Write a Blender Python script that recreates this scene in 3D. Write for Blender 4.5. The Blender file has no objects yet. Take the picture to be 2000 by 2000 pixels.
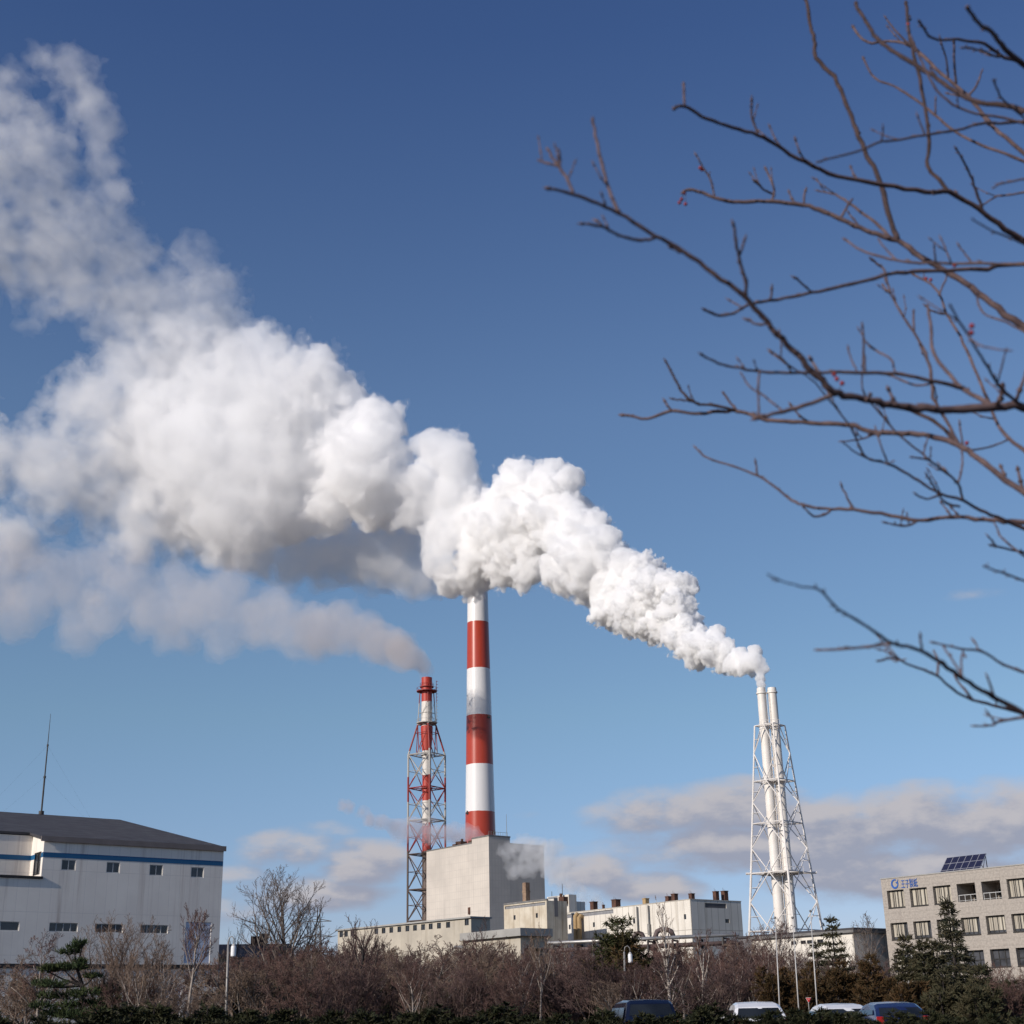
import bpy, bmesh, math, random
import numpy as np
from mathutils import Vector, Matrix

# ------------------------------------------------------------------ camera, light, exposure
scene = bpy.context.scene
FPX = 2730.0                      # focal length in pixels of the 2000 px photograph
PITCH, ROLL, EYE = math.radians(20.0), math.radians(1.2), 1.1
SUN_AZ, SUN_EL = math.radians(48.0), math.radians(24.0)      # the sun stands behind the camera, to the left

FWD = Vector((0, math.cos(PITCH), math.sin(PITCH)))
UP0 = Vector((0, -math.sin(PITCH), math.cos(PITCH)))
RGT = Vector((1, 0, 0)) * math.cos(ROLL) - UP0 * math.sin(ROLL)
UPV = UP0 * math.cos(ROLL) + Vector((1, 0, 0)) * math.sin(ROLL)
EYEP = Vector((0, 0, EYE))

cam_data = bpy.data.cameras.new("camera")
cam = bpy.data.objects.new("camera", cam_data)
scene.collection.objects.link(cam)
m = Matrix((RGT, UPV, -FWD)).transposed().to_4x4()
m.translation = EYEP
cam.matrix_world = m
cam_data.sensor_fit = 'HORIZONTAL'
cam_data.sensor_width = 58.6
cam_data.lens = 58.6 * FPX / 2000.0
cam_data.clip_start = 0.1
cam_data.clip_end = 30000
cam_data.dof.use_dof = True
cam_data.dof.focus_distance = 320
cam_data.dof.aperture_fstop = 6.3
scene.camera = cam

SUNV = Vector((-math.sin(SUN_AZ) * math.cos(SUN_EL), -math.cos(SUN_AZ) * math.cos(SUN_EL), math.sin(SUN_EL)))
sun_data = bpy.data.lights.new("sun", 'SUN')
sun_data.energy = 5.0
sun_data.angle = math.radians(0.5)
sun_data.color = (1.0, 0.92, 0.83)
sun = bpy.data.objects.new("sun", sun_data)
scene.collection.objects.link(sun)
sun.rotation_euler = SUNV.to_track_quat('Z', 'Y').to_euler()
sun.location = (-200, -200, 300)

scene.view_settings.view_transform = 'Standard'
scene.view_settings.look = 'None'
scene.view_settings.exposure = -0.25
scene.view_settings.gamma = 1.0
scene.cycles.use_denoising = True
scene.cycles.denoiser = 'OPENIMAGEDENOISE'
scene.cycles.max_bounces = 36
scene.cycles.diffuse_bounces = 3
scene.cycles.glossy_bounces = 2
scene.cycles.transmission_bounces = 2
scene.cycles.volume_bounces = 32
scene.cycles.transparent_max_bounces = 8
scene.cycles.use_adaptive_sampling = True
scene.cycles.adaptive_threshold = 0.015
scene.cycles.sample_clamp_indirect = 6.0
scene.cycles.caustics_reflective = False
scene.cycles.caustics_refractive = False


def ray(x, y):
    """direction of a photograph pixel, scaled to unit forward distance"""
    return FWD + RGT * ((x - 1000.0) / FPX) + UPV * ((1000.0 - y) / FPX)


def PY(x, y, Y):
    d = ray(x, y)
    return EYEP + d * (Y / d.y)


def PZ(x, y, z):
    d = ray(x, y)
    return EYEP + d * ((z - EYE) / d.z)


def azel(x, y):
    d = ray(x, y).normalized()
    return math.atan2(d.x, d.y), math.asin(d.z)


# ------------------------------------------------------------------ node helpers
class NT:
    """small helper to write node trees compactly"""
    def __init__(self, tree):
        self.t = tree
        self.n = tree.nodes
        self.l = tree.links

    def node(self, kind, **kw):
        nd = self.n.new(kind)
        for k, v in kw.items():
            setattr(nd, k, v)
        return nd

    def put(self, sock, val):
        if hasattr(val, 'is_output'):
            self.l.new(val, sock)
        elif val is not None:
            sock.default_value = val

    def math(self, op, a, b=None, c=None, clamp=False):
        nd = self.node('ShaderNodeMath', operation=op, use_clamp=clamp)
        self.put(nd.inputs[0], a)
        if b is not None: self.put(nd.inputs[1], b)
        if c is not None: self.put(nd.inputs[2], c)
        return nd.outputs[0]

    def vmath(self, op, a, b=None, scale=None):
        nd = self.node('ShaderNodeVectorMath', operation=op)
        self.put(nd.inputs[0], a)
        if b is not None: self.put(nd.inputs[1], b)
        if scale is not None: self.put(nd.inputs['Scale'], scale)
        return nd.outputs['Value'] if op in ('DISTANCE', 'LENGTH', 'DOT_PRODUCT') else nd.outputs[0]

    def noise(self, vec, scale, detail=4.0, rough=0.55, out='Fac', dist=0.0):
        nd = self.node('ShaderNodeTexNoise', noise_dimensions='3D')
        self.put(nd.inputs['Vector'], vec)
        nd.inputs['Scale'].default_value = scale
        nd.inputs['Detail'].default_value = detail
        nd.inputs['Roughness'].default_value = rough
        nd.inputs['Distortion'].default_value = dist
        return nd.outputs[out]

    def maprange(self, v, a, b, c, d, smooth=True):
        nd = self.node('ShaderNodeMapRange', interpolation_type='SMOOTHSTEP' if smooth else 'LINEAR')
        self.put(nd.inputs['Value'], v)
        for i, x in zip(('From Min', 'From Max', 'To Min', 'To Max'), (a, b, c, d)):
            self.put(nd.inputs[i], x)
        return nd.outputs['Result']

    def mix(self, f, a, b, mode='MIX'):
        nd = self.node('ShaderNodeMix', data_type='RGBA', blend_type=mode)
        self.put(nd.inputs[0], f)
        self.put(nd.inputs[6], a if hasattr(a, 'is_output') else (*a, 1.0))
        self.put(nd.inputs[7], b if hasattr(b, 'is_output') else (*b, 1.0))
        return nd.outputs[2]


# ------------------------------------------------------------------ sky
world = bpy.data.worlds.new("World")
scene.world = world
world.use_nodes = True
W = NT(world.node_tree)
W.n.clear()
out = W.node('ShaderNodeOutputWorld')
sky = W.node('ShaderNodeTexSky', sky_type='NISHITA')
sky.sun_disc = False
sky.sun_elevation = SUN_EL
sky.sun_rotation = math.atan2(SUNV.x, SUNV.y)
sky.altitude = 0
sky.air_density = 1.0
sky.dust_density = 0.35
sky.ozone_density = 3.0
SKY = 0.10
tc = W.node('ShaderNodeTexCoord')
dirv = tc.outputs['Generated']
sx = W.node('ShaderNodeSeparateXYZ'); W.put(sx.inputs[0], dirv)
az = W.math('ARCTAN2', sx.outputs[0], sx.outputs[1])
el = W.math('ARCSINE', sx.outputs[2])
# low bands of stratocumulus near the horizon, described by their compass direction and height (degrees from photo pixels)
cv = W.node('ShaderNodeCombineXYZ')
W.put(cv.inputs[0], az); W.put(cv.inputs[1], W.math('MULTIPLY', el, 2.1)); cv.inputs[2].default_value = 0.37
cvec = cv.outputs[0]
warp = W.noise(cvec, 16.0, 4.0, 0.6, 'Color')
cw = W.vmath('ADD', cvec, W.vmath('SCALE', W.vmath('SUBTRACT', warp, (0.5, 0.5, 0.5)), scale=0.022))
sw = W.node('ShaderNodeSeparateXYZ'); W.put(sw.inputs[0], cw)
waz = sw.outputs[0]; wel = W.math('DIVIDE', sw.outputs[1], 2.1)
CLOUDS = [(1290, 1588, 200, 66, .9), (1440, 1578, 190, 76, 1), (1600, 1606, 170, 80, 1), (1790, 1604, 210, 92, 1.1), (1990, 1600, 190, 95, 1.1),
          (1500, 1655, 440, 66, 1.05), (1740, 1700, 320, 80, 1.05), (1150, 1705, 120, 50, 1), (1265, 1735, 150, 42, .9), (1050, 1665, 90, 34, .55),
          (705, 1685, 130, 58, 1.1), (560, 1660, 140, 52, .85), (470, 1705, 110, 32, .6), (640, 1620, 90, 24, .5), (610, 1745, 200, 50, .9), (420, 1775, 170, 34, .7),
          (1020, 1592, 70, 18, .4), (1890, 1165, 100, 20, .4), (1840, 1410, 150, 22, .28), (250, 1800, 260, 60, .7), (2150, 1700, 300, 90, .9)]
def cloud_mask(u, v):
    acc = None
    for (px, py, rx, ry, k) in CLOUDS:
        a0, e0 = azel(px, py)
        dx = W.math('MULTIPLY_ADD', u, FPX / rx, -a0 * FPX / rx)
        dy = W.math('MULTIPLY_ADD', v, FPX / ry, -e0 * FPX / ry)
        r2 = W.math('ADD', W.math('MULTIPLY', dx, dx), W.math('MULTIPLY', dy, dy))
        b = W.math('MULTIPLY', W.math('SUBTRACT', 1.0, r2, clamp=True), k)
        acc = b if acc is None else W.math('SMOOTH_MAX', acc, b, 0.2)
    return W.math('SUBTRACT', acc, 0.12, clamp=True)


def cloud_dens(u, v, vec):
    acc = cloud_mask(u, v)
    cn = W.noise(vec, 26.0, 7.0, 0.55)
    return W.math('MULTIPLY_ADD', W.math('MULTIPLY', W.math('SUBTRACT', cn, 0.5), 1.5), W.math('POWER', W.math('MAXIMUM', acc, 0.0), 0.4), acc)


dens = cloud_dens(waz, wel, cvec)
alpha = W.maprange(dens, 0.10, 0.80, 0.0, 0.93)
# sunlit tops: cloud that thins out towards the sun (up and to the left) is bright, the rest stays grey
DU, DV = -0.006, 0.0105
above = cloud_dens(W.math('ADD', waz, DU), W.math('ADD', wel, DV), W.vmath('ADD', cvec, (DU, DV * 2.1, 0.0)))
lit = W.maprange(W.math('SUBTRACT', dens, above), -0.12, 0.42, 0.0, 1.0)
ccol = W.mix(lit, (0.385, 0.405, 0.505), (0.61, 0.58, 0.605))
skyc = W.node('ShaderNodeHueSaturation'); skyc.inputs['Saturation'].default_value = 1.0; skyc.inputs['Value'].default_value = 1.0
W.put(skyc.inputs['Color'], W.vmath('SCALE', sky.outputs[0], scale=SKY))
# the deep polarised blue of the film: a gentle colour balance of the sky by height above the horizon
ramp = W.node('ShaderNodeValToRGB'); W.put(ramp.inputs[0], W.math('MULTIPLY', el, 1.0 / math.radians(60)))
while len(ramp.color_ramp.elements) > 1: ramp.color_ramp.elements.remove(ramp.color_ramp.elements[-1])
for i, (deg, c) in enumerate(((0, (1.0, .94, 1.38)), (4.5, (.95, .97, 1.26)), (11.7, (1.13, 1.17, 1.18)), (24, (1.18, 1.21, 1.30)), (38.8, (.76, .89, 1.20)), (60, (.6, .75, 1.1)))):
    e_ = ramp.color_ramp.elements[0] if i == 0 else ramp.color_ramp.elements.new(deg / 60)
    e_.position = deg / 60; e_.color = tuple(v / 1.4 for v in c) + (1,)
skyt = W.vmath('SCALE', W.vmath('MULTIPLY', skyc.outputs[0], ramp.outputs[0]), scale=1.4)
final = W.mix(alpha, skyt, ccol)
bg = W.node('ShaderNodeBackground')
W.put(bg.inputs['Color'], final); bg.inputs['Strength'].default_value = 1.0
W.l.new(bg.outputs[0], out.inputs['Surface'])


# ------------------------------------------------------------------ object helpers
COL = scene.collection


def tag(o, label=None, cat=None, group=None, kind=None):
    if label: o['label'] = label
    if cat: o['category'] = cat
    if group: o['group'] = group
    if kind: o['kind'] = kind
    return o


def thing(name, label, cat, loc=(0, 0, 0), rz=0.0, group=None):
    o = bpy.data.objects.new(name, None)
    o.empty_display_size = 1.0
    COL.objects.link(o)
    o.location = loc
    o.rotation_euler = (0, 0, rz)
    return tag(o, label, cat, group)


def copy_tree(o, parent=None):
    c = o.copy()
    COL.objects.link(c)
    c.parent = parent
    for ch in o.children:
        copy_tree(ch, c)
    return c


class MB:
    """collects simple shapes into one mesh"""
    def __init__(self):
        self.v, self.f = [], []

    def add(self, vs, fs):
        b = len(self.v)
        self.v.extend(tuple(p) for p in vs)
        self.f.extend(tuple(b + i for i in q) for q in fs)

    def box(self, x0, x1, y0, y1, z0, z1):
        self.add([(x0, y0, z0), (x1, y0, z0), (x1, y1, z0), (x0, y1, z0), (x0, y0, z1), (x1, y0, z1), (x1, y1, z1), (x0, y1, z1)],
                 [(0, 3, 2, 1), (4, 5, 6, 7), (0, 1, 5, 4), (1, 2, 6, 5), (2, 3, 7, 6), (3, 0, 4, 7)])

    def quad(self, a, b, c, d):
        self.add([a, b, c, d], [(0, 1, 2, 3)])

    def prism(self, pts, z0, z1):
        n = len(pts)
        self.add([(x, y, z0) for x, y in pts] + [(x, y, z1) for x, y in pts],
                 [tuple(range(n - 1, -1, -1)), tuple(range(n, 2 * n))] + [(i, (i + 1) % n, n + (i + 1) % n, n + i) for i in range(n)])

    def tube(self, pts, rad, sides=6, cap=True):
        pts = [Vector(p) for p in pts]
        n = len(pts)
        if not hasattr(rad, '__len__'): rad = [rad] * n
        b = len(self.v)
        prev = None
        for i, p in enumerate(pts):
            t = (pts[min(i + 1, n - 1)] - pts[max(i - 1, 0)])
            t = t.normalized() if t.length > 1e-9 else Vector((0, 0, 1))
            if prev is None:
                a = Vector((0, 0, 1)) if abs(t.z) < 0.9 else Vector((1, 0, 0))
                prev = t.cross(a).normalized()
            else:
                prev = (prev - t * prev.dot(t))
                prev = prev.normalized() if prev.length > 1e-6 else t.orthogonal().normalized()
            bn = t.cross(prev)
            for k in range(sides):
                an = 2 * math.pi * k / sides
                q = p + (prev * math.cos(an) + bn * math.sin(an)) * rad[i]
                self.v.append((q.x, q.y, q.z))
        for i in range(n - 1):
            for k in range(sides):
                k2 = (k + 1) % sides
                self.f.append((b + i * sides + k, b + i * sides + k2, b + (i + 1) * sides + k2, b + (i + 1) * sides + k))
        if cap:
            self.f.append(tuple(b + k for k in range(sides - 1, -1, -1)))
            self.f.append(tuple(b + (n - 1) * sides + k for k in range(sides)))

    def lathe(self, prof, sides=48, c=(0, 0), close=True):
        """turned shape; each profile segment keeps its own rings so that smooth shading runs round and not over the edges"""
        cs = [(math.cos(2 * math.pi * k / sides), math.sin(2 * math.pi * k / sides)) for k in range(sides)]
        for i in range(len(prof) - 1):
            b = len(self.v)
            for r, z in prof[i:i + 2]:
                self.v.extend((c[0] + r * x, c[1] + r * y, z) for x, y in cs)
            for k in range(sides):
                k2 = (k + 1) % sides
                self.f.append((b + k, b + k2, b + sides + k2, b + sides + k))
        if close:
            for (r, z), rev in ((prof[0], True), (prof[-1], False)):
                b = len(self.v)
                self.v.extend((c[0] + r * x, c[1] + r * y, z) for x, y in cs)
                self.f.append(tuple(b + k for k in (range(sides - 1, -1, -1) if rev else range(sides))))

    def build(self, name, mat, parent=None, smooth=False, label=None):
        me = bpy.data.meshes.new(name)
        me.from_pydata(self.v, [], self.f)
        if smooth:
            me.polygons.foreach_set('use_smooth', [True] * len(me.polygons))
        me.update()
        o = bpy.data.objects.new(name, me)
        COL.objects.link(o)
        if mat: me.materials.append(mat)
        o.parent = parent
        if label: o['label'] = label
        return o


# ------------------------------------------------------------------ materials
def mat_base(name, rough=0.7, spec=0.4, metal=0.0):
    mt = bpy.data.materials.new(name)
    mt.use_nodes = True
    t = NT(mt.node_tree)
    bs = t.n['Principled BSDF']
    bs.inputs['Roughness'].default_value = rough
    bs.inputs['Specular IOR Level'].default_value = spec
    bs.inputs['Metallic'].default_value = metal
    return mt, t, bs


def surface(name, col, col2=None, rough=0.7, spec=0.4, scale=0.6, streak=0.0, streak_col=(0.22, 0.2, 0.18), bump=0.0, metal=0.0,
            lines=None, hlines=None, line_col=None, detail=6.0, rust=0.0, rust_col=(0.16, 0.07, 0.03)):
    """procedural paint / cladding / concrete: mottling, rain streaks, panel joints and rust in object space"""
    mt, t, bs = mat_base(name, rough, spec, metal)
    co = t.node('ShaderNodeTexCoord').outputs['Object']
    col2 = col2 or tuple(c * 0.8 for c in col)
    f = t.maprange(t.noise(co, scale, detail, 0.6), 0.3, 0.7, 0.0, 1.0)
    c = t.mix(f, col, col2)
    sp = t.node('ShaderNodeSeparateXYZ'); t.put(sp.inputs[0], co)
    h = None
    if streak > 0:
        cb = t.node('ShaderNodeCombineXYZ')
        t.put(cb.inputs[0], t.math('MULTIPLY', t.math('ADD', sp.outputs[0], sp.outputs[1]), 1.0))
        t.put(cb.inputs[2], t.math('MULTIPLY', sp.outputs[2], 0.035))
        s = t.maprange(t.noise(cb.outputs[0], 0.9, 5.0, 0.7), 0.52, 0.78, 0.0, streak)
        c = t.mix(s, c, streak_col)
    if rust > 0:
        r = t.maprange(t.noise(co, scale * 2.3, 5.0, 0.7), 0.62, 0.75, 0.0, rust)
        c = t.mix(r, c, rust_col)
    if lines or hlines:
        lc = line_col or tuple(x * 0.55 for x in col)
        m_ = None
        if lines:
            fr = t.math('FRACT', t.math('MULTIPLY', t.math('ADD', sp.outputs[0], sp.outputs[1]), 1.0 / lines[0]))
            m_ = t.math('LESS_THAN', fr, lines[1] / lines[0])
        if hlines:
            fz = t.math('FRACT', t.math('MULTIPLY', sp.outputs[2], 1.0 / hlines[0]))
            mz = t.math('LESS_THAN', fz, hlines[1] / hlines[0])
            m_ = mz if m_ is None else t.math('MAXIMUM', m_, mz)
        c = t.mix(t.math('MULTIPLY', m_, 0.6), c, lc)
        h = t.math('MULTIPLY', m_, -1.0)
    t.put(bs.inputs['Base Color'], c)
    if bump > 0 or h is not None:
        bn = t.node('ShaderNodeBump')
        bn.inputs['Strength'].default_value = 0.5
        bn.inputs['Distance'].default_value = max(bump, 0.02)
        hh = t.noise(co, 3.0, 5.0, 0.6)
        if h is not None: hh = t.math('ADD', t.math('MULTIPLY', hh, 0.3), h)
        t.put(bn.inputs['Height'], hh)
        t.l.new(bn.outputs[0], bs.inputs['Normal'])
    t.put(bs.inputs['Roughness'], t.maprange(t.noise(co, scale * 1.7, 3.0), 0.3, 0.7, max(rough - 0.08, 0.02), min(rough + 0.08, 1.0)))
    return mt


def steam_mat(name, density, col=(0.998, 0.998, 0.998), aniso=0.0):
    mt = bpy.data.materials.new(name)
    mt.use_nodes = True
    t = NT(mt.node_tree)
    t.n.clear()
    o = t.node('ShaderNodeOutputMaterial')
    v = t.node('ShaderNodeVolumePrincipled')
    v.inputs['Color'].default_value = (*col, 1)
    v.inputs['Density'].default_value = density
    v.inputs['Anisotropy'].default_value = aniso
    t.l.new(v.outputs[0], o.inputs['Volume'])
    mt.cycles.homogeneous_volume = True
    return mt


# ------------------------------------------------------------------ steam
def billow_mesh(name, puffs, voxel, noises, warp=(0.0, 1.0), thresh=(0.5,), soft=0.12, seed=0.0, pad=1.3, fbm=None):
    """A closed cauliflower skin round a union of puffs (centre, radius): the union field plus cellular noise is sampled
    in a volume grid and meshed; the result is an ordinary mesh that a homogeneous volume fills."""
    cs = np.array([[*c] for c, r in puffs]); rs = np.array([r for c, r in puffs])
    lo = (cs - rs[:, None] * pad).min(0); hi = (cs + rs[:, None] * pad).max(0)
    res = np.maximum(((hi - lo) / voxel).astype(int), 4)
    ng = bpy.data.node_groups.new(name + "_field", 'GeometryNodeTree')
    ng.interface.new_socket("Geometry", in_out='OUTPUT', socket_type='NodeSocketGeometry')
    g = NT(ng)
    pos = g.node('GeometryNodeInputPosition').outputs[0]
    off = g.vmath('ADD', pos, (seed * 13.7, seed * 7.1, seed * 3.3))
    p = pos
    if warp[0] > 0:
        w = g.noise(off, 1.0 / warp[1], 3.0, 0.5, 'Color')
        dv = g.vmath('SCALE', g.vmath('SUBTRACT', w, (0.5, 0.5, 0.5)), scale=2 * warp[0])
        p = g.vmath('ADD', pos, dv)
        off2 = g.vmath('ADD', off, dv)
    acc = None
    for c, r in puffs:
        d = g.vmath('DISTANCE', p, tuple(c))
        b = g.math('MULTIPLY_ADD', d, -1.0 / r, 1.0)
        acc = b if acc is None else g.math('SMOOTH_MAX', acc, b, soft)
    for size, amp in noises:
        v = g.node('ShaderNodeTexVoronoi', feature='F1', voronoi_dimensions='3D')
        g.put(v.inputs['Vector'], off2 if warp[0] > 0 else off)
        v.inputs['Scale'].default_value = 1.0 / size
        acc = g.math('ADD', acc, g.math('MULTIPLY_ADD', v.outputs['Distance'], -amp, amp * 0.42))
    if fbm:
        nz = g.noise(off, 1.0 / fbm[0], 6.0, 0.62)
        acc = g.math('ADD', acc, g.math('MULTIPLY_ADD', nz, fbm[1], -0.5 * fbm[1]))
    dens = g.math('ADD', acc, 0.5)
    vc = g.node('GeometryNodeVolumeCube')
    g.put(vc.inputs['Density'], dens)
    vc.inputs['Background'].default_value = 0.0
    vc.inputs['Min'].default_value = tuple(lo); vc.inputs['Max'].default_value = tuple(hi)
    for ax, k in zip('XYZ', res): vc.inputs['Resolution ' + ax].default_value = int(k)
    vm = g.node('GeometryNodeVolumeToMesh')
    g.l.new(vc.outputs[0], vm.inputs['Volume'])
    ss = g.node('GeometryNodeSetShadeSmooth')
    g.l.new(vm.outputs[0], ss.inputs[0])
    go = g.node('NodeGroupOutput')
    g.l.new(ss.outputs[0], go.inputs[0])
    me0 = bpy.data.meshes.new("seed")
    tmp = bpy.data.objects.new("seed", me0)
    COL.objects.link(tmp)
    md = tmp.modifiers.new("field", 'NODES')
    md.node_group = ng
    res = []
    for th in thresh:
        vm.inputs['Threshold'].default_value = th
        dg = bpy.context.evaluated_depsgraph_get()
        me = bpy.data.meshes.new_from_object(tmp.evaluated_get(dg))
        me.name = name
        res.append(me)
    bpy.data.objects.remove(tmp)
    bpy.data.meshes.remove(me0)
    bpy.data.node_groups.remove(ng)
    return res


def steam_part(names, puffs, mats, parent, **kw):
    for name, me, mt in zip(names, billow_mesh(names[0], puffs, **kw), mats):
        me.materials.clear()
        me.materials.append(mt)
        o = bpy.data.objects.new(name, me)
        COL.objects.link(o)
        o.parent = parent
        o.matrix_parent_inverse = Matrix.Translation(-Vector(parent.location))


def px_puffs(lst, depth, jitter=0.5, seed=1, k=1.0352, grow=1.06):
    """puffs given as (x, y, r) on the enlarged photograph, put at their real distance and size"""
    rnd = random.Random(seed)
    res = []
    for (x, y, r) in lst:
        Y = depth(x * k)
        c = PY(x * k, y * k, Y)
        R = r * k / FPX * (c - EYEP).length * grow
        c = c + (c - EYEP).normalized() * R * rnd.uniform(-jitter, jitter)
        res.append((c, R))
    return res


def split_puffs(puffs, n):
    """neighbouring puffs along the plume in n lots, so that every lot is sampled in its own small grid"""
    ps = sorted(puffs, key=lambda q: q[0].x)
    k = (len(ps) + n - 1) // n
    return [ps[i:i + k] for i in range(0, len(ps), k)]

# ------------------------------------------------------------------ materials of the place
M = {}
M['white_clad'] = surface("white_cladding", (0.86, 0.80, 0.72), (0.78, 0.72, 0.65), 0.65, 0.3, 0.25, streak=0.75, streak_col=(0.44, 0.36, 0.31), lines=(1.0, 0.03), hlines=(3.6, 0.04), line_col=(0.56, 0.53, 0.51))
M['blue_paint'] = surface("blue_paint", (0.012, 0.105, 0.24), (0.01, 0.09, 0.21), 0.5)
M['dark_roof'] = surface("dark_roof", (0.060, 0.057, 0.062), (0.045, 0.043, 0.048), 0.7, 0.3, 0.4, lines=(0.8, 0.05))
M['roof_trim'] = surface("roof_trim", (0.20, 0.17, 0.16), rough=0.6)
M['shadow_ledge'] = surface("shadow_dark_ledge", (0.03, 0.03, 0.032), rough=0.8)  # near-black colour paints in the dark shadow line
M['boiler_clad'] = surface("boiler_cladding", (0.62, 0.56, 0.49), (0.48, 0.435, 0.385), 0.6, 0.35, 0.07, streak=0.5, streak_col=(0.25, 0.22, 0.20), lines=(1.0, 0.11), hlines=(1.9, 0.10), line_col=(0.44, 0.40, 0.36), rust=0.0)
M['mill_clad'] = surface("mill_cladding", (0.72, 0.675, 0.60), (0.62, 0.575, 0.505), 0.65, 0.3, 0.15, streak=0.6, streak_col=(0.27, 0.22, 0.15), lines=(1.6, 0.14), hlines=(5.0, 0.14), line_col=(0.30, 0.27, 0.23))
M['stained_clad'] = surface("stained_cladding", (0.62, 0.56, 0.455), (0.47, 0.40, 0.30), 0.7, 0.3, 0.3, streak=0.85, streak_col=(0.17, 0.11, 0.06), lines=(1.5, 0.07), line_col=(0.3, 0.25, 0.2))
M['old_wall'] = surface("old_rendered_wall", (0.50, 0.45, 0.37), (0.40, 0.36, 0.30), 0.85, 0.2, 0.35, streak=0.6, streak_col=(0.2, 0.16, 0.11))
M['grey_clad'] = surface("grey_cladding", (0.19, 0.18, 0.185), (0.15, 0.145, 0.15), 0.7, 0.3, 0.2, lines=(1.0, 0.05), streak=0.4, streak_col=(0.1, 0.09, 0.09))
M['tile'] = surface("beige_tile", (0.395, 0.352, 0.305), (0.295, 0.262, 0.23), 0.6, 0.35, 5.0, streak=0.25, streak_col=(0.18, 0.15, 0.13), detail=3.0, hlines=(0.6, 0.02))
M['concrete'] = surface("concrete", (0.36, 0.35, 0.33), rough=0.85)
M['frame_dark'] = surface("dark_window_frame", (0.045, 0.042, 0.04), rough=0.5, metal=0.4)
M['frame_white'] = surface("white_window_frame", (0.55, 0.55, 0.54), rough=0.5)
M['shutter'] = surface("pale_shutter", (0.60, 0.64, 0.74), (0.54, 0.58, 0.68), 0.5, 0.4, 0.5, hlines=(0.25, 0.03))
M['louver'] = surface("grey_louver", (0.27, 0.27, 0.28), (0.2, 0.2, 0.21), 0.6, lines=(0.9, 0.12), hlines=(0.35, 0.1))
M['rust'] = surface("rusty_steel", (0.12, 0.06, 0.042), (0.055, 0.033, 0.026), 0.85, 0.2, 0.8, detail=8)
M['tan_duct'] = surface("tan_duct", (0.42, 0.29, 0.14), (0.3, 0.2, 0.1), 0.7, streak=0.5, streak_col=(0.1, 0.06, 0.03))
M['tan_old'] = surface("weathered_brown_brick", (0.30, 0.21, 0.145), (0.16, 0.10, 0.07), 0.85, 0.2, 0.9, streak=.6, streak_col=(.07, .05, .04))
M['galv'] = surface("galvanised_steel", (0.23, 0.225, 0.215), (0.16, 0.15, 0.14), 0.55, 0.5, 1.0, metal=0.3)
M['pipe_lag'] = surface("pipe_lagging", (0.42, 0.41, 0.40), (0.3, 0.29, 0.28), 0.4, 0.5, 0.8, metal=0.5)
M['pipe_brown'] = surface("brown_pipe", (0.12, 0.085, 0.08), rough=0.7)
M['dark_steel'] = surface("dark_steel", (0.05, 0.045, 0.043), rough=0.6)
M['white_steel'] = surface("white_painted_steel", (0.74, 0.70, 0.66), (0.64, 0.60, 0.56), 0.5, 0.4, 0.5, rust=0.35, rust_col=(0.3, 0.17, 0.08))
M['white_stack'] = surface("white_stack_paint", (0.76, 0.72, 0.67), (0.68, 0.63, 0.57), 0.45, 0.4, 0.35, streak=0.5, streak_col=(0.42, 0.31, 0.2), rust=0.9, rust_col=(0.26, 0.14, 0.06))
M['pole'] = surface("grey_pole", (0.30, 0.285, 0.27), rough=0.5, metal=0.3)
M['flagpole'] = surface("white_pole", (0.50, 0.48, 0.46), rough=0.4)
M['lantern'] = surface("white_lantern", (0.80, 0.80, 0.80), (0.76, 0.76, 0.77), 0.35)
M['sign_red'] = surface("sign_red", (0.55, 0.03, 0.025), (0.5, 0.028, 0.022), 0.4)
M['sign_white'] = surface("sign_white", (0.8, 0.8, 0.8), rough=0.4)
M['logo_blue'] = surface("logo_blue", (0.025, 0.10, 0.36), (0.02, 0.09, 0.32), 0.5)
M['asphalt'] = surface("asphalt", (0.055, 0.055, 0.056), (0.042, 0.042, 0.043), 0.9, 0.2, 1.2, detail=10)
M['soil'] = surface("winter_soil", (0.085, 0.062, 0.042), (0.06, 0.05, 0.03), 0.95, 0.1, 0.3, detail=10)
M['paint_line'] = surface("road_paint", (0.7, 0.7, 0.68), rough=0.8)


def glass_mat(name, col, rough=0.08):
    mt, t, bs = mat_base(name, rough, 0.6)
    co = t.node('ShaderNodeTexCoord').outputs['Object']
    f = t.maprange(t.noise(co, 0.8, 2.0), 0.35, 0.65, 0.0, 1.0)
    t.put(bs.inputs['Base Color'], t.mix(f, col, tuple(c * 0.45 for c in col)))
    return mt


M['glass'] = glass_mat("window_glass", (0.05, 0.055, 0.065))
M['pale_glass'] = glass_mat("pale_window_glass", (0.075, 0.078, 0.088), 0.15)  # slightly paler, rougher window glass
M['solar'] = None


def curtain_mat():
    mt, t, bs = mat_base("curtain", 0.9, 0.1)
    co = t.node('ShaderNodeTexCoord').outputs['Object']
    sp = t.node('ShaderNodeSeparateXYZ'); t.put(sp.inputs[0], co)
    cb = t.node('ShaderNodeCombineXYZ'); t.put(cb.inputs[0], t.math('MULTIPLY', sp.outputs[0], 7.0)); t.put(cb.inputs[2], t.math('MULTIPLY', sp.outputs[2], 0.1))
    f = t.maprange(t.noise(cb.outputs[0], 1.0, 2.0), 0.4, 0.6, 0.0, 1.0)
    t.put(bs.inputs['Base Color'], t.mix(f, (0.50, 0.46, 0.38), (0.27, 0.24, 0.20)))
    return mt


M['curtain'] = curtain_mat()


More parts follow.
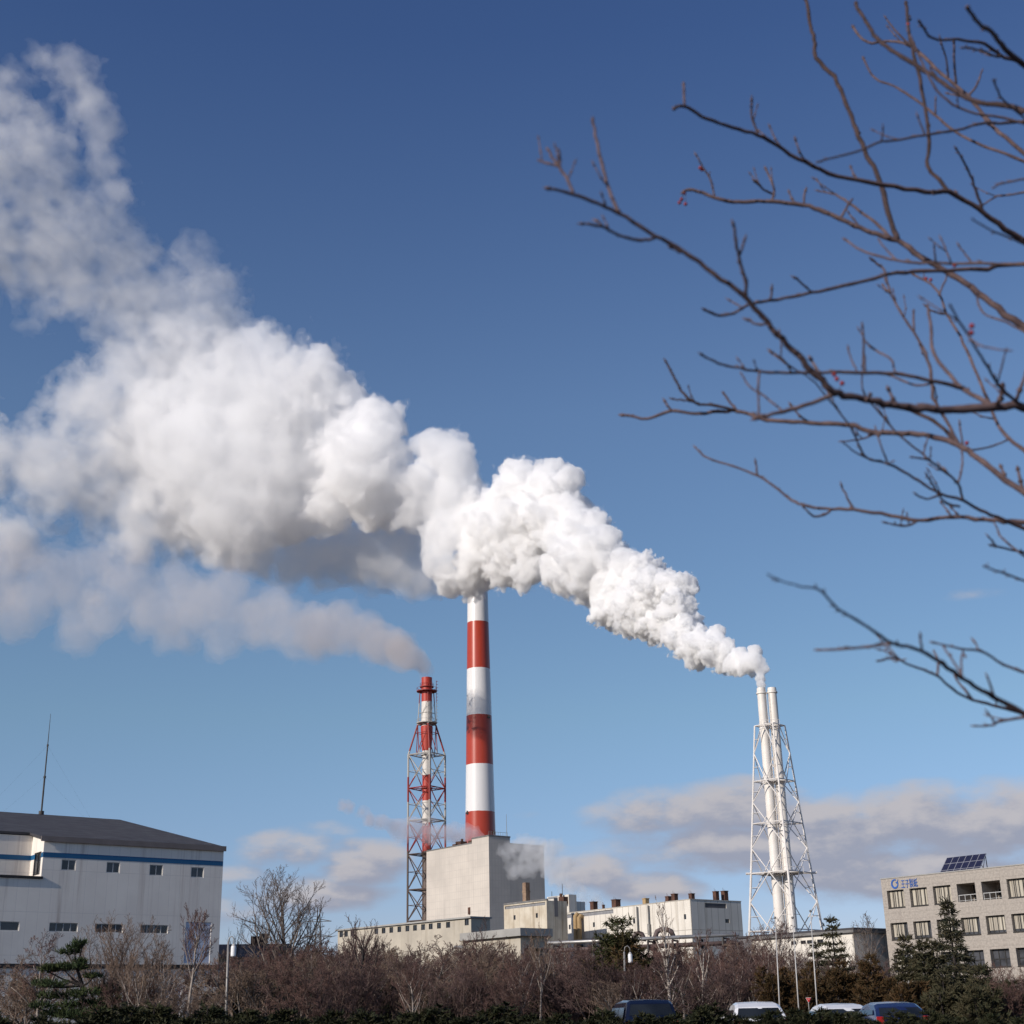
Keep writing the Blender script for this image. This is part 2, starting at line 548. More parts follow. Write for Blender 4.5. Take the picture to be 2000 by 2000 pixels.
def band_mat(name, cuts, cols, rough=0.4, bump=0.0, dirt=0.25, metal=0.0):
    """paint in horizontal bands: cuts are world heights (ascending), cols one more than cuts"""
    mt, t, bs = mat_base(name, rough, 0.45, metal)
    geo = t.node('ShaderNodeNewGeometry').outputs['Position']
    sp = t.node('ShaderNodeSeparateXYZ'); t.put(sp.inputs[0], geo)
    wob = t.noise(geo, 0.8, 3.0)
    z = t.math('ADD', sp.outputs[2], t.math('MULTIPLY', t.math('SUBTRACT', wob, 0.5), 0.25))
    c = None
    for i, col in enumerate(cols):
        if c is None:
            nd = t.node('ShaderNodeRGB'); nd.outputs[0].default_value = (*col, 1); c = nd.outputs[0]
        else:
            c = t.mix(t.math('GREATER_THAN', z, cuts[i - 1]), c, col)
    cb = t.node('ShaderNodeCombineXYZ')
    t.put(cb.inputs[0], sp.outputs[0]); t.put(cb.inputs[1], sp.outputs[1]); t.put(cb.inputs[2], t.math('MULTIPLY', sp.outputs[2], 0.06))
    s = t.maprange(t.noise(cb.outputs[0], 0.7, 6.0, 0.7), 0.45, 0.8, 0.0, dirt)
    c = t.mix(s, c, (0.16, 0.12, 0.10))
    t.put(bs.inputs['Base Color'], c)
    return mt


# ------------------------------------------------------------------ ground
gm = MB(); gm.quad((-6000, -3000, 0), (6000, -3000, 0), (6000, 9000, 0), (-6000, 9000, 0))
tag(gm.build("ground", M['soil']), kind='structure')
gm = MB(); gm.quad((-60, -30, 0.004), (70, -30, 0.004), (70, 58, 0.004), (-60, 58, 0.004))
tag(gm.build("parking_lot", M['asphalt']), kind='structure')
gm = MB()
for i in range(-12, 16):
    x = i * 2.75 + 0.7
    gm.quad((x, 46.5, 0.008), (x + 0.12, 46.5, 0.008), (x + 0.12, 52, 0.008), (x, 52, 0.008))
tag(gm.build("parking_markings", M['paint_line']), kind='structure')
gm = MB(); gm.box(-60, 70, 58, 58.18, -0.1, 0.13)
tag(gm.build("kerb", M['concrete']), kind='structure')


# ------------------------------------------------------------------ building helpers
class Site:
    """a building's own axes: x along the front to the right, y into the building, z up; root Empty at the ground corner"""
    def __init__(self, name, label, cat, corner, ang, group=None):
        self.o = Vector((corner.x, corner.y, 0)); self.a = math.radians(ang)
        self.root = thing(name, label, cat, self.o, self.a, group)

    def loc(self, v):
        c, s = math.cos(self.a), math.sin(self.a)
        return Vector((c * v.x + s * v.y, -s * v.x + c * v.y, v.z))

    def hit(self, axis, off, px, py):
        """where the ray through a photo pixel meets the plane x = off (axis 0) or y = off (axis 1)"""
        p = self.loc(EYEP - self.o); d = self.loc(ray(px, py))
        t = (off - p[axis]) / d[axis]
        return p + d * t

    def win(self, off, x0, x1, y0, y1, axis=1):
        """a rectangle on the front (axis 1) or the left side (axis 0) from a pixel box"""
        xm, ym = (x0 + x1) / 2, (y0 + y1) / 2
        k = 0 if axis == 1 else 1
        a, b = self.hit(axis, off, x0, ym)[k], self.hit(axis, off, x1, ym)[k]
        zt, zb = self.hit(axis, off, xm, y0).z, self.hit(axis, off, xm, y1).z
        return min(a, b), max(a, b), zb, zt


def wall_open(mb, u0, u1, z0, z1, opens, depth, place):
    """a wall face with real openings: place(u, z, d) maps wall coordinates and depth into the building's axes"""
    us = sorted({u0, u1, *[min(max(v, u0), u1) for o in opens for v in o[:2]]})
    zs = sorted({z0, z1, *[min(max(v, z0), z1) for o in opens for v in o[2:4]]})
    for i in range(len(us) - 1):
        for j in range(len(zs) - 1):
            uc, zc = (us[i] + us[i + 1]) / 2, (zs[j] + zs[j + 1]) / 2
            if any(o[0] < uc < o[1] and o[2] < zc < o[3] for o in opens): continue
            mb.quad(place(us[i], zs[j], 0), place(us[i + 1], zs[j], 0), place(us[i + 1], zs[j + 1], 0), place(us[i], zs[j + 1], 0))
    for o in opens:
        dp = o[4] if len(o) > 4 else depth
        a, b, c, d = o[:4]
        for (p, q) in (((a, c), (b, c)), ((b, c), (b, d)), ((b, d), (a, d)), ((a, d), (a, c))):
            mb.quad(place(*p, 0), place(*q, 0), place(*q, dp), place(*p, dp))


def front(u, z, d): return (u, d, z)
def side(u, z, d): return (d, u, z)


def window(parent, u0, u1, z0, z1, depth, place, n=2, fmat='frame_white', gmat='glass', bar=0.07, name='window', curtain=None, hbars=()):
    """frame with n lights, a pane behind it and, if wanted, a curtain behind the pane"""
    f = MB()
    def bx(a, b, c, d, p0, p1):
        q = [place(u, z, p) for p in (p0, p1) for (u, z) in ((a, c), (b, c), (b, d), (a, d))]
        f.add(q, [(0, 1, 2, 3), (7, 6, 5, 4), (0, 4, 5, 1), (1, 5, 6, 2), (2, 6, 7, 3), (3, 7, 4, 0)])
    d0, d1 = depth - 0.09, depth - 0.003
    bx(u0, u1, z0, z0 + bar, d0, d1); bx(u0, u1, z1 - bar, z1, d0, d1)
    for i in range(n + 1):
        c = u0 + (u1 - u0) * i / n
        a = min(max(c - bar / 2, u0), u1 - bar)
        bx(a, a + bar, z0 + bar, z1 - bar, d0 + 0.004, d1 - 0.004)
    for h in hbars:
        c = z0 + (z1 - z0) * h
        bx(u0 + bar, u1 - bar, c - bar / 2, c + bar / 2, d0 + 0.008, d1 - 0.008)
    w = f.build(name, M[fmat], parent)
    g = MB(); g.quad(place(u0, z0, depth - 0.03), place(u1, z0, depth - 0.03), place(u1, z1, depth - 0.03), place(u0, z1, depth - 0.03))
    g.build('pane', M[gmat], w)
    if curtain:
        for (s, e) in curtain:
            c = MB()
            k = 14
            a, b = u0 + bar + (u1 - u0 - 2 * bar) * s, u0 + bar + (u1 - u0 - 2 * bar) * e
            for i in range(k):
                ua, ub = a + (b - a) * i / k, a + (b - a) * (i + 1) / k
                pa, pb = depth - 0.055 + 0.018 * (i % 2), depth - 0.055 + 0.018 * ((i + 1) % 2)
                c.quad(place(ua, z0 + bar, pa), place(ub, z0 + bar, pb), place(ub, z1 - bar, pb), place(ua, z1 - bar, pa))
            c.build('curtain', M['curtain'], w)
    return w


# ------------------------------------------------------------------ white warehouse on the left
H = 17.0
S = Site("warehouse", "white factory hall with dark gable roof and one blue stripe, at the left edge", "building", PZ(87, 1640, H), 37)
Wd = S.hit(1, 0, 437, 1663).x
XL, DP = -34.0, 30.0
rg = S.hit(0, Wd, 232, 1606)
ry, rz_ = rg.y, rg.z
zn = S.hit(1, 0, 84, 1717).z
ND = 3.2
wins = [S.win(0, *b) for b in ((120, 148, 1679, 1700), (208, 234, 1684, 1705), (292, 318, 1689, 1710), (373, 398, 1694, 1714))]
low = [S.win(0, *b) for b in ((96, 152, 1801, 1819), (185, 240, 1805, 1822), (274, 328, 1807, 1824))]
lz0, lz1 = sum(w[2] for w in low) / 3, sum(w[3] for w in low) / 3
low = [(w[0], w[1], lz0, lz1) for w in low]
low.append((low[0][0] - 9.0, low[0][0] - 2.6, lz0, lz1))
door = S.win(0, 361, 411, 1801, 1881)
ops = [(*w, 0.14) for w in wins] + [(*w, 0.16) for w in low] + [(*door, 0.10)]
mb = MB()
wall_open(mb, 0, Wd, 0, H, [o for o in ops if o[0] > 0], 0.15, front)
wall_open(mb, XL, 0, 0, zn, [o for o in ops if o[0] < 0], 0.15, front)
sl = (rz_ - H) / ry
wo = (0.5, 2.3, zn + .45, zn + (H - zn) * .72)
wall_open(mb, 0, ND, zn, H, [(*wo, .12)], 0.12, side)
zk = H + ND * sl
mb.quad((XL, ND, zn), (0, ND, zn), (0, ND, zk), (XL, ND, zk))
mb.add([(0, 0, H), (0, ND, H), (0, ND, zk)], [(0, 1, 2)])
mb.quad((XL, 0, zn), (0, 0, zn), (0, ND, zn), (XL, ND, zn))
mb.add([(Wd, 0, 0), (Wd, 2 * ry, 0), (Wd, 2 * ry, H), (Wd, ry, rz_ - .25), (Wd, 0, H)], [(0, 1, 2, 3, 4)])
mb.add([(XL, 0, 0), (XL, 2 * ry, 0), (XL, 2 * ry, H), (XL, ry, rz_ - .25), (XL, 0, H)], [(4, 3, 2, 1, 0)])
mb.quad((Wd, 2 * ry, 0), (XL, 2 * ry, 0), (XL, 2 * ry, H), (Wd, 2 * ry, H))
mb.build("wall", M['white_clad'], S.root)
for w in wins: window(S.root, *w, 0.14, front, 2, 'frame_white', 'pale_glass', 0.07)
for w in low: window(S.root, *w, 0.16, front, 4, 'frame_white', 'glass', 0.06)
window(S.root, *wo, 0.12, side, 2, 'frame_dark', 'glass', 0.08)
d_ = MB(); d_.box(door[0], door[1], 0.06, 0.095, door[2], door[3]); d_.build("shutter_door", M['shutter'], S.root)
for k in range(1, 3):
    pass
st = S.win(0, 87, 436, 1660, 1667)
z_a, z_b = S.hit(1, 0, 260, 1673.2).z, S.hit(1, 0, 260, 1682.5).z
s_ = MB(); s_.box(0.004, Wd - 0.01, -0.02, 0.0 - 0.004, z_b, z_a); s_.box(-0.02, -0.004, 0.004, 0.5, z_b, z_a); s_.box(-0.02, -0.004, 2.1, ND - .02, z_b, z_a); s_.box(XL, -0.02, ND - 0.02, ND - 0.004, z_b, z_a)
s_.build("stripe", M['blue_paint'], S.root)
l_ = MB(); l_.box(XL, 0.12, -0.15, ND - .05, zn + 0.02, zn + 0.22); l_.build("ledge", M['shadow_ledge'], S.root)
r_ = MB()
ov = 0.12
sl = (rz_ - H) / ry
ze = H - ov * sl + 0.3
for (x0_, x1_, y_e) in ((0 - .35, Wd + .12, -ov), (XL - .5, 0 - .354, ND - ov), (XL - .5, Wd + .12, 2 * ry + ov)):
    z_e = rz_ + .3 - sl * abs(ry - y_e)
    a = [(x0_, y_e, z_e), (x1_, y_e, z_e), (x1_, ry, rz_ + .3), (x0_, ry, rz_ + .3)]
    b = [(x, y, z - .22) for x, y, z in a]
    r_.add(a + b, [(0, 1, 2, 3), (7, 6, 5, 4), (0, 4, 5, 1), (1, 5, 6, 2), (3, 2, 6, 7), (0, 3, 7, 4)])
rf = r_.build("roof", M['dark_roof'], S.root)
g_ = MB(); g_.box(-.35, Wd + .16, -ov - .10, -ov - .003, ze - .42, ze + .05); g_.build("gutter", M['roof_trim'], rf)
# low wing in front of the hall
ya = -6.0
za = S.hit(1, ya, 250, 1892).z
xr = S.hit(1, ya, 431, 1925).x
aw = S.win(ya, 400, 425, 1912, 1929)
ad = S.win(ya, 297, 353, 1931, 1969)
mb = MB()
wall_open(mb, XL, xr, 0, za, [(*aw, .14), (ad[0], ad[1], 0.05, ad[3], .1)], .14, lambda u, z, d: (u, ya + d, z))
mb.quad((xr, ya, 0), (xr, -0.01, 0), (xr, -0.01, za), (xr, ya, za)); mb.quad((XL, ya, za), (xr, ya, za), (xr, -.01, za), (XL, -.01, za))
wing = mb.build("wing_wall", M['white_clad'], S.root)
fr = lambda u, z, d: (u, ya + d, z)
window(S.root, *aw, .14, fr, 2, 'frame_white', 'glass', .06)
d_ = MB(); d_.box(ad[0], ad[1], ya + .06, ya + .095, .05, ad[3]); d_.build("shutter_door", M['shutter'], S.root)
l_ = MB(); l_.box(XL, xr + .1, ya - .12, -0.02, za + .02, za + .35); l_.build("wing_roof", M['shadow_ledge'], S.root)  # slab coloured near black, painting the shadow gap above the wing
WH = S

# the aerial on the warehouse ridge with its guy wires
base = S.hit(1, ry, 80.5, 1590); base.z = rz_ + .3
top = S.hit(1, ry, 98, 1394)
an = thing("antenna_mast", "tall thin dark aerial mast standing on the warehouse ridge", "antenna", WH.o + Matrix.Rotation(WH.a, 3, 'Z') @ base)
hgt = top.z - base.z
mb = MB(); mb.tube([(0, 0, 0), (0, 0, hgt * .36)], .10, 8); mb.tube([(0, 0, hgt * .36), (0, 0, hgt * .68)], .075, 8); mb.tube([(0, 0, hgt * .68), (0, 0, hgt)], [.05, .02], 8)
mb.build("mast", M['dark_steel'], an)
for z0_, z1_, r_ in ((-.02, .35, .28), (hgt * .355, hgt * .375, .14), (hgt * .672, hgt * .69, .11)):
    mb = MB(); mb.tube([(0, 0, z0_), (0, 0, z1_)], r_, 10); mb.build("collar", M['dark_steel'], an)
for (zz, ang, dd) in ((.68, 20, 7.5), (.37, 20, 7.0), (.68, 170, 6.0), (.37, 200, 5.0)):
    a = math.radians(ang) + WH.a
    c, s = math.cos(math.radians(ang)), math.sin(math.radians(ang))
    ex, ey = dd * c, dd * s
    lo_z = -abs(ey) * sl
    wv = Matrix.Rotation(WH.a, 3, 'Z') @ Vector((ex, ey, 0))
    mb = MB(); mb.tube([(0, 0, hgt * zz), (wv.x, wv.y, lo_z)], .004, 3); mb.build("guy_wire", M['dark_steel'], an)

# ------------------------------------------------------------------ beige office block on the right
H = 13.5
S = Site("office_block", "beige tiled office block with a blue company sign on its parapet, right edge", "building", PZ(1720, 1718, H), -50)
z1_ = lambda x, y: (1700 + x * .1449, 1650 + y * .1449)
cols = []
for (l, r) in (((232, 735), (460, 725)), ((540, 715), (773, 700)), ((852, 680), (1092, 665)), ((1170, 640), (1422, 630)), ((1505, 620), (1758, 605))):
    cols.append((S.hit(1, 0, *z1_(*l)).x, S.hit(1, 0, *z1_(*r)).x))
per = (cols[4][0] - cols[0][0]) / 4
wwid = sum(c[1] - c[0] for c in cols) / 5
cols = [(cols[0][0] + per * i, cols[0][0] + per * i + wwid) for i in range(7)]
Wd = cols[-1][1] + 1.2
rows = [(S.hit(1, 0, *z1_(1310, 765)).z, S.hit(1, 0, *z1_(1285, 518)).z), (S.hit(1, 0, *z1_(395, 1278)).z, S.hit(1, 0, *z1_(377, 1050)).z),
        (S.hit(1, 0, *z1_(1720, 1648)).z, S.hit(1, 0, *z1_(1700, 1405)).z)]
st_h = (rows[0][0] - rows[2][0]) / 2
rows.append((rows[2][0] - st_h, rows[2][1] - st_h))
rows = [(max(a, .4), b) for a, b in rows]
DPo = 13.0
ops = []
for j, (za, zb) in enumerate(rows):
    for i, (ua, ub) in enumerate(cols):
        ops.append((ua, ub, za, zb, 2.6 if (j == 0 and i in (3, 4)) else 0.42))
mb = MB()
wall_open(mb, 0, Wd, 0, H, ops, .42, front)
mb.quad((0, DPo, 0), (0, 0, 0), (0, 0, H), (0, DPo, H)); mb.quad((Wd, 0, 0), (Wd, DPo, 0), (Wd, DPo, H), (Wd, 0, H)); mb.quad((Wd, DPo, 0), (0, DPo, 0), (0, DPo, H), (Wd, DPo, H))
for (a, b, c, d) in ((0, Wd, 0, .35), (0, Wd, DPo - .35, DPo), (0, .35, .35, DPo - .35), (Wd - .35, Wd, .35, DPo - .35)):
    mb.quad((a, c, H), (b, c, H), (b, d, H), (a, d, H))
mb.box(.35, Wd - .35, .35, DPo - .35, H - .9, H - .5)
for i in (3, 4):
    ua, ub = cols[i]; za, zb = rows[0]
    mb.quad((ua, 2.6, za), (ub, 2.6, za), (ub, 2.6, zb), (ua, 2.6, zb))
mb.build("wall", M['tile'], S.root)
cp = MB()
cp.box(-.06, Wd + .06, -.06, .40, H + .003, H + .10); cp.box(-.06, .40, .40, DPo, H + .003, H + .10)
cp.build("coping", M['concrete'], S.root)
rc = random.Random(5)
for j, (za, zb) in enumerate(rows):
    for i, (ua, ub) in enumerate(cols):
        if j == 0 and i in (3, 4):
            # loggia: dark glazed back wall and a railing at the front
            window(S.root, ua + .15, ub - .15, za + .05, za + (zb - za) * (1.0 if i == 3 else .62), 2.58, front, 3, 'frame_dark', 'glass', .08)
            rl = MB()
            rl.tube([(ua + .02, .15, za + .62), (ub - .02, .15, za + .62)], .035, 6)
            for q in range(4):
                uu = ua + .05 + (ub - ua - .1) * q / 3
                rl.tube([(uu, .15, za), (uu, .15, za + .6)], .025, 6)
            rl.tube([(ua + .02, .15, za + .12), (ub - .02, .15, za + .12)], .02, 6)
            rl.build("railing", M['frame_white'], S.root)
            continue
        if j == 0: cu = [(.0, .32), (.36, .72), (.78, 1.0)]
        elif j == 1: cu = [(.0, .3), (.36, .36 + rc.uniform(.18, .4))] if i != 4 else [(0, .9)]
        elif j == 2: cu = [(.0, .5)] if i == 0 else []
        else: cu = []
        window(S.root, ua, ub, za, zb, .42, front, 4 if j < 2 else 3, 'frame_dark', 'pale_glass' if j else 'glass', .075, curtain=None, hbars=() if j < 2 else (.45,))
        if cu:
            w = S.root.children[-1]
            for (s, e) in cu:
                a, b = ua + .08 + (wwid - .16) * s, ua + .08 + (wwid - .16) * e
                c = MB(); k = 12
                for q in range(k):
                    xa, xb = a + (b - a) * q / k, a + (b - a) * (q + 1) / k
                    pa, pb = .352 + .02 * (q % 2), .352 + .02 * ((q + 1) % 2)
                    zz = za + .09 if j == 0 else za + .09 + (zb - za) * .12
                    c.quad((xa, pa, zz), (xb, pb, zz), (xb, pb, zb - .08), (xa, pa, zb - .08))
                c.build("curtain", M['curtain'], w)
        sl_ = MB(); sl_.box(ua - .02, ub + .02, -.04, .30, za - .07, za - .003); sl_.build("sill", M['frame_dark'], S.root)
OFF = S
# emblem and company name on the parapet
ec = S.hit(1, -.06, *z1_(325, 528)); er = abs(S.hit(1, -.06, *z1_(372, 524)).x - ec.x) * 1.05
em = MB()
n = 40
for q in range(n):
    a0, a1 = math.radians(62 + 320 * q / n), math.radians(62 + 320 * (q + 1) / n)
    def pt(a, k):
        w_ = .24 + .20 * (.5 - .5 * math.cos(a - math.radians(40)))
        rr = er * (1 if k else 1 - w_)
        return ec.x + rr * math.cos(a), ec.z + rr * math.sin(a) * 1.08
    p = [pt(a0, 1), pt(a1, 1), pt(a1, 0), pt(a0, 0)]
    em.add([(x, -.05, z) for x, z in p] + [(x, -.004, z) for x, z in p], [(0, 1, 2, 3), (0, 4, 5, 1), (2, 6, 7, 3), (3, 7, 4, 0), (1, 5, 6, 2)])
sw = [(.05, .70), (.55, .25), (.62, -.05), (.30, .22), (.78, 1.02), (1.0, .55), (.98, .95)]
pl = [(.20, .42), (.52, .02), (.98, .62), (1.0, 1.0), (.72, .50), (.52, .40)]
em.add([(ec.x + er * x, -.052, ec.z + er * y) for x, y in pl] + [(ec.x + er * x, -.006, ec.z + er * y) for x, y in pl],
       [tuple(range(6))] + [(i, 6 + i, 6 + (i + 1) % 6, (i + 1) % 6) for i in range(6)])
em.build("emblem", M['logo_blue'], S.root)
tl, tr = S.hit(1, -.05, *z1_(412, 530)), S.hit(1, -.05, *z1_(632, 508))
fc = bpy.data.curves.new("lettering", 'FONT')
fc.body = "王子製紙"
fc.size = 1.0
fc.extrude = 0.02
to = bpy.data.objects.new("lettering", fc)
COL.objects.link(to)
dg = bpy.context.evaluated_depsgraph_get()
tm = bpy.data.meshes.new_from_object(to.evaluated_get(dg))
bpy.data.objects.remove(to)
co = np.empty(len(tm.vertices) * 3); tm.vertices.foreach_get('co', co); co = co.reshape(-1, 3)
print("text verts", len(co))
if len(co):
    mn, mx = co.min(0), co.max(0)
    wx = tr.x - tl.x; wz = .82
    nz = (co - mn) / np.maximum(mx - mn, 1e-6)
    out_ = np.stack([tl.x + nz[:, 0] * wx, -.05 + .045 * (1 - nz[:, 2]), (tl.z + tr.z) / 2 - wz / 2 + nz[:, 1] * wz], 1)
    tm.vertices.foreach_set('co', out_.ravel()); tm.update()
    tm.materials.clear(); tm.materials.append(M['logo_blue'])
    to = bpy.data.objects.new("lettering", tm); COL.objects.link(to); to.parent = S.root


def solar_mat():
    mt, t, bs = mat_base("solar_glass", 0.12, 0.6)
    uv = t.node('ShaderNodeTexCoord').outputs['Object']
    f = t.noise(uv, 2.0, 2.0)
    t.put(bs.inputs['Base Color'], t.mix(f, (0.012, 0.014, 0.035), (0.03, 0.03, 0.06)))
    return mt


M['solar'] = solar_mat()
bl = S.hit(1, 3.0, *z1_(935, 378)); br = S.hit(1, 3.0, *z1_(1470, 325)); tl_ = S.hit(0, bl.x, *z1_(1030, 175))
zs = H - .45
kdir = (tl_ - bl); kk = (bl.z - zs - .35) / kdir.z
b0 = bl - kdir * max(kk, 0)
pr = thing("solar_array", "tilted dark solar panel array on the office roof", "solar panel", S.o + Matrix.Rotation(S.a, 3, 'Z') @ Vector((b0.x, b0.y, zs)), S.a)
L_ = br.x - bl.x; vv = tl_ - b0
def sp(u, v, off=0.0):
    nrm = Vector((0, -vv.z, vv.y)).normalized()
    p = Vector((L_ * u, vv.y * v, (b0.z - zs) + vv.z * v)) + nrm * off
    return p
f_ = MB()
q = [sp(0, 0), sp(1, 0), sp(1, 1), sp(0, 1), sp(0, 0, -.06), sp(1, 0, -.06), sp(1, 1, -.06), sp(0, 1, -.06)]
f_.add(q, [(0, 1, 2, 3), (7, 6, 5, 4), (0, 4, 5, 1), (1, 5, 6, 2), (2, 6, 7, 3), (3, 7, 4, 0)])
f_.build("panel_frame", surface("pale_aluminium", (0.5, 0.5, 0.52), rough=.4, metal=.6), pr)
nr_ = 3
for j in range(nr_):
    for i in range(6):
        g_ = MB(); m_ = .012; mv = .022
        a, b, c, d = i / 6 + m_, (i + 1) / 6 - m_ * .4, j / nr_ + mv, (j + 1) / nr_ - mv * .4
        g_.quad(sp(a, c, .006), sp(b, c, .006), sp(b, d, .006), sp(a, d, .006))
        g_.build("panel", M['solar'], pr)
for u in (.03, .35, .66, .97):
    s_ = MB()
    p = sp(u, .98, -.07)
    s_.tube([p, (p.x, p.y + .1, 0)], .04, 6); s_.tube([p, (p.x, p.y * .45, 0)], .03, 6); s_.tube([(p.x, p.y + .1, .1), sp(u, .5, -.07)], .03, 6)
    s_.build("support", M['dark_steel'], pr)

# ------------------------------------------------------------------ boiler house under the chimneys
H = 47.5
S = Site("boiler_house", "tall windowless grey block in front of the red and white striped chimney", "building", PZ(954.5, 1633, H), 38)
Ly = S.hit(0, 0, 833, 1661.5).y
Lx = S.hit(1, 0, 1062, 1652).x
ys = S.hit(0, 0, 921.5, 1640).y
zl = S.hit(0, 0, 921.5, 1647.5).z
zr = S.hit(1, 0, 998, 1649).z
xs_ = S.hit(1, 0, 996, 1640).x
mb = MB()
mb.prism([(0, 0), (xs_, 0), (xs_, ys), (0, ys)], 0, H)
mb.prism([(xs_ + .003, .01), (Lx, .01), (Lx, Ly), (xs_ + .003, Ly)], 0, zr)
mb.prism([(.01, ys + .003), (xs_, ys + .003), (xs_, Ly), (.01, Ly)], 0, zl)
mb.build("wall", M['boiler_clad'], S.root)
tr_ = MB(); tr_.box(-.12, xs_ + .1, -.12, .3, H + .003, H + .35); tr_.box(-.12, .3, .3, ys, H + .003, H + .35); tr_.box(-.1, .3, ys + .01, Ly, zl + .003, zl + .3); tr_.box(xs_ + .12, Lx + .1, -.1, .3, zr + .003, zr + .3)
tr_.build("parapet_trim", M['galv'], S.root)
for (yy, h_) in ((ys + 8, 1.6), (ys + 10.5, 1.1), (ys + 3, 1.3)):
    v = MB(); v.box(2, 4.2, yy, yy + 1.5, zl, zl + h_); v.tube([(3, yy + .7, zl + h_), (3, yy + .7, zl + h_ + .7)], .35, 8); v.build("roof_vent", M['rust'], S.root)
rl = MB()
for q in range(9):
    rl.tube([(.4 + q * (xs_ - .8) / 8, .5, H + .3), (.4 + q * (xs_ - .8) / 8, .5, H + 1.3)], .04, 4)
rl.tube([(.4, .5, H + 1.3), (xs_ - .4, .5, H + 1.3)], .04, 4)
rl.build("railing", M['galv'], S.root)
v = MB(); yy = S.hit(0, 0, 917, 1779).y; zz = S.hit(0, 0, 917, 1779).z
v.box(-.25, -.003, yy - .4, yy + .4, zz - .9, zz + .9); v.build("hatch", M['rust'], S.root)
v = MB(); p = S.hit(1, 8.0, 989, 1590); v.tube([(p.x, 8.0, H), (p.x, 8.0, p.z)], [.10, .04], 5); v.build("roof_aerial", M['galv'], S.root)
BO = S

# ------------------------------------------------------------------ long mill hall
H = 20.0
S = Site("mill_hall", "long cream clad mill hall with a strip of louvers and brown roof vents", "building", PZ(1348, 1757, H), 37)
Ly = S.hit(0, 0, 1072, 1785).y; Lx = S.hit(1, 0, 1447, 1760.6).x
sm = []
for (x, y) in ((1089.6, 1812), (1112.8, 1810.5), (1160, 1806), (1184.8, 1804), (1209.7, 1802), (1238.5, 1799), (1338, 1790.5)):
    p = S.hit(0, 0, x, y); sm.append((p.y - .28, p.y + .28, p.z - .42, p.z + .42))
lz = S.hit(0, 0, 1135, 1783).z, S.hit(0, 0, 1135, 1790.5).z
ly = S.hit(0, 0, 1198, 1782).y
mb = MB()
wall_open(mb, 0, Ly, 0, H, [(*w, .15) for w in sm] + [(ly, Ly - .2, lz[1], lz[0], .2)], .2, side)
rw = S.win(0, 1416.5, 1424.5, 1795, 1802.5)
rl_ = S.win(0, 1377, 1418.5, 1764.5, 1773.5)
wall_open(mb, 0, Lx, 0, H, [(*rw, .15), (*rl_, .2)], .15, front)
mb.quad((Lx, 0, 0), (Lx, Ly, 0), (Lx, Ly, H), (Lx, 0, H)); mb.quad((Lx, Ly, 0), (0, Ly, 0), (0, Ly, H), (Lx, Ly, H)); mb.quad((0, 0, H), (Lx, 0, H), (Lx, Ly, H), (0, Ly, H))
mb.build("wall", M['mill_clad'], S.root)
for w in sm: window(S.root, *w, .15, side, 1, 'frame_dark', 'glass', .05)
window(S.root, *rw, .15, front, 2, 'frame_dark', 'glass', .06)
l_ = MB(); l_.box(.17, .195, ly, Ly - .2, lz[1], lz[0]); l_.build("louver_strip", M['louver'], S.root)
l_ = MB(); l_.box(rl_[0], rl_[1], .17, .195, rl_[2], rl_[3])
for q in range(5): l_.box(rl_[0] + .05, rl_[1] - .05, .08, .165, rl_[2] + .05 + q * (rl_[3] - rl_[2] - .1) / 5, rl_[2] + .12 + q * (rl_[3] - rl_[2] - .1) / 5)
l_.build("louver_strip", M['grey_clad'], S.root)
e_ = MB(); e_.box(-.06, .25, -.06, Ly, H + .003, H + .14); e_.box(.25, Lx + .06, -.06, .25, H + .003, H + .14); e_.build("roof_edge", M['mill_clad'], S.root)
for (x0, x1, y0, axis, off) in ((1312, 1322.4, 1745.5, 0, 2.2), (1300.3, 1309.7, 1750.5, 0, 2.8), (1256, 1266, 1754.4, 0, 2.0), (1196.3, 1209.5, 1756.7, 0, 2.4), (1154, 1165, 1761, 0, 2.6),
                                (1176.5, 1180.5, 1767, 0, 2.6), (1345.5, 1355.5, 1745, 1, 2.0), (1392.7, 1402.8, 1740.7, 1, 2.0), (1409, 1420.4, 1740, 1, 2.0)):
    a, b = S.hit(axis, off, x0, y0), S.hit(axis, off, x1, y0)
    k = .62
    w_ = max(abs(a.x - b.x), abs(a.y - b.y)) * k / 2
    c = (a + b) / 2
    v = MB(); v.box(c.x - w_, c.x + w_, c.y - w_, c.y + w_, H + .002, c.z - .15); v.box(c.x - w_ * 1.15, c.x + w_ * 1.15, c.y - w_ * 1.15, c.y + w_ * 1.15, c.z - .147, c.z)
    v.tube([(c.x - w_ * .8, c.y, c.z), (c.x - w_ * .8, c.y, c.z + .5)], .03, 4); v.tube([(c.x + w_ * .3, c.y + w_ * .5, c.z), (c.x + w_ * .3, c.y + w_ * .5, c.z + .35)], .03, 4)
    v.build("roof_vent", M['rust'] if x0 > 1300 else M['tan_duct'] if x0 < 1260 and x0 > 1250 else M['rust'], S.root)
for (x0, ya_, yb_) in ((1124, 1790, 1826), (1131.5, 1793, 1826)):
    a, b = S.hit(0, -.8, x0, ya_), S.hit(0, -.8, x0, yb_)
    v = MB(); v.tube([(-.003, a.y, a.z + .2), (-.5, a.y, a.z + .35), (-.85, a.y, a.z), (-.85, a.y, a.z - .6), (-.85, a.y, b.z - 6)], .42, 10); v.build("exhaust_duct", M['tan_duct'], S.root)
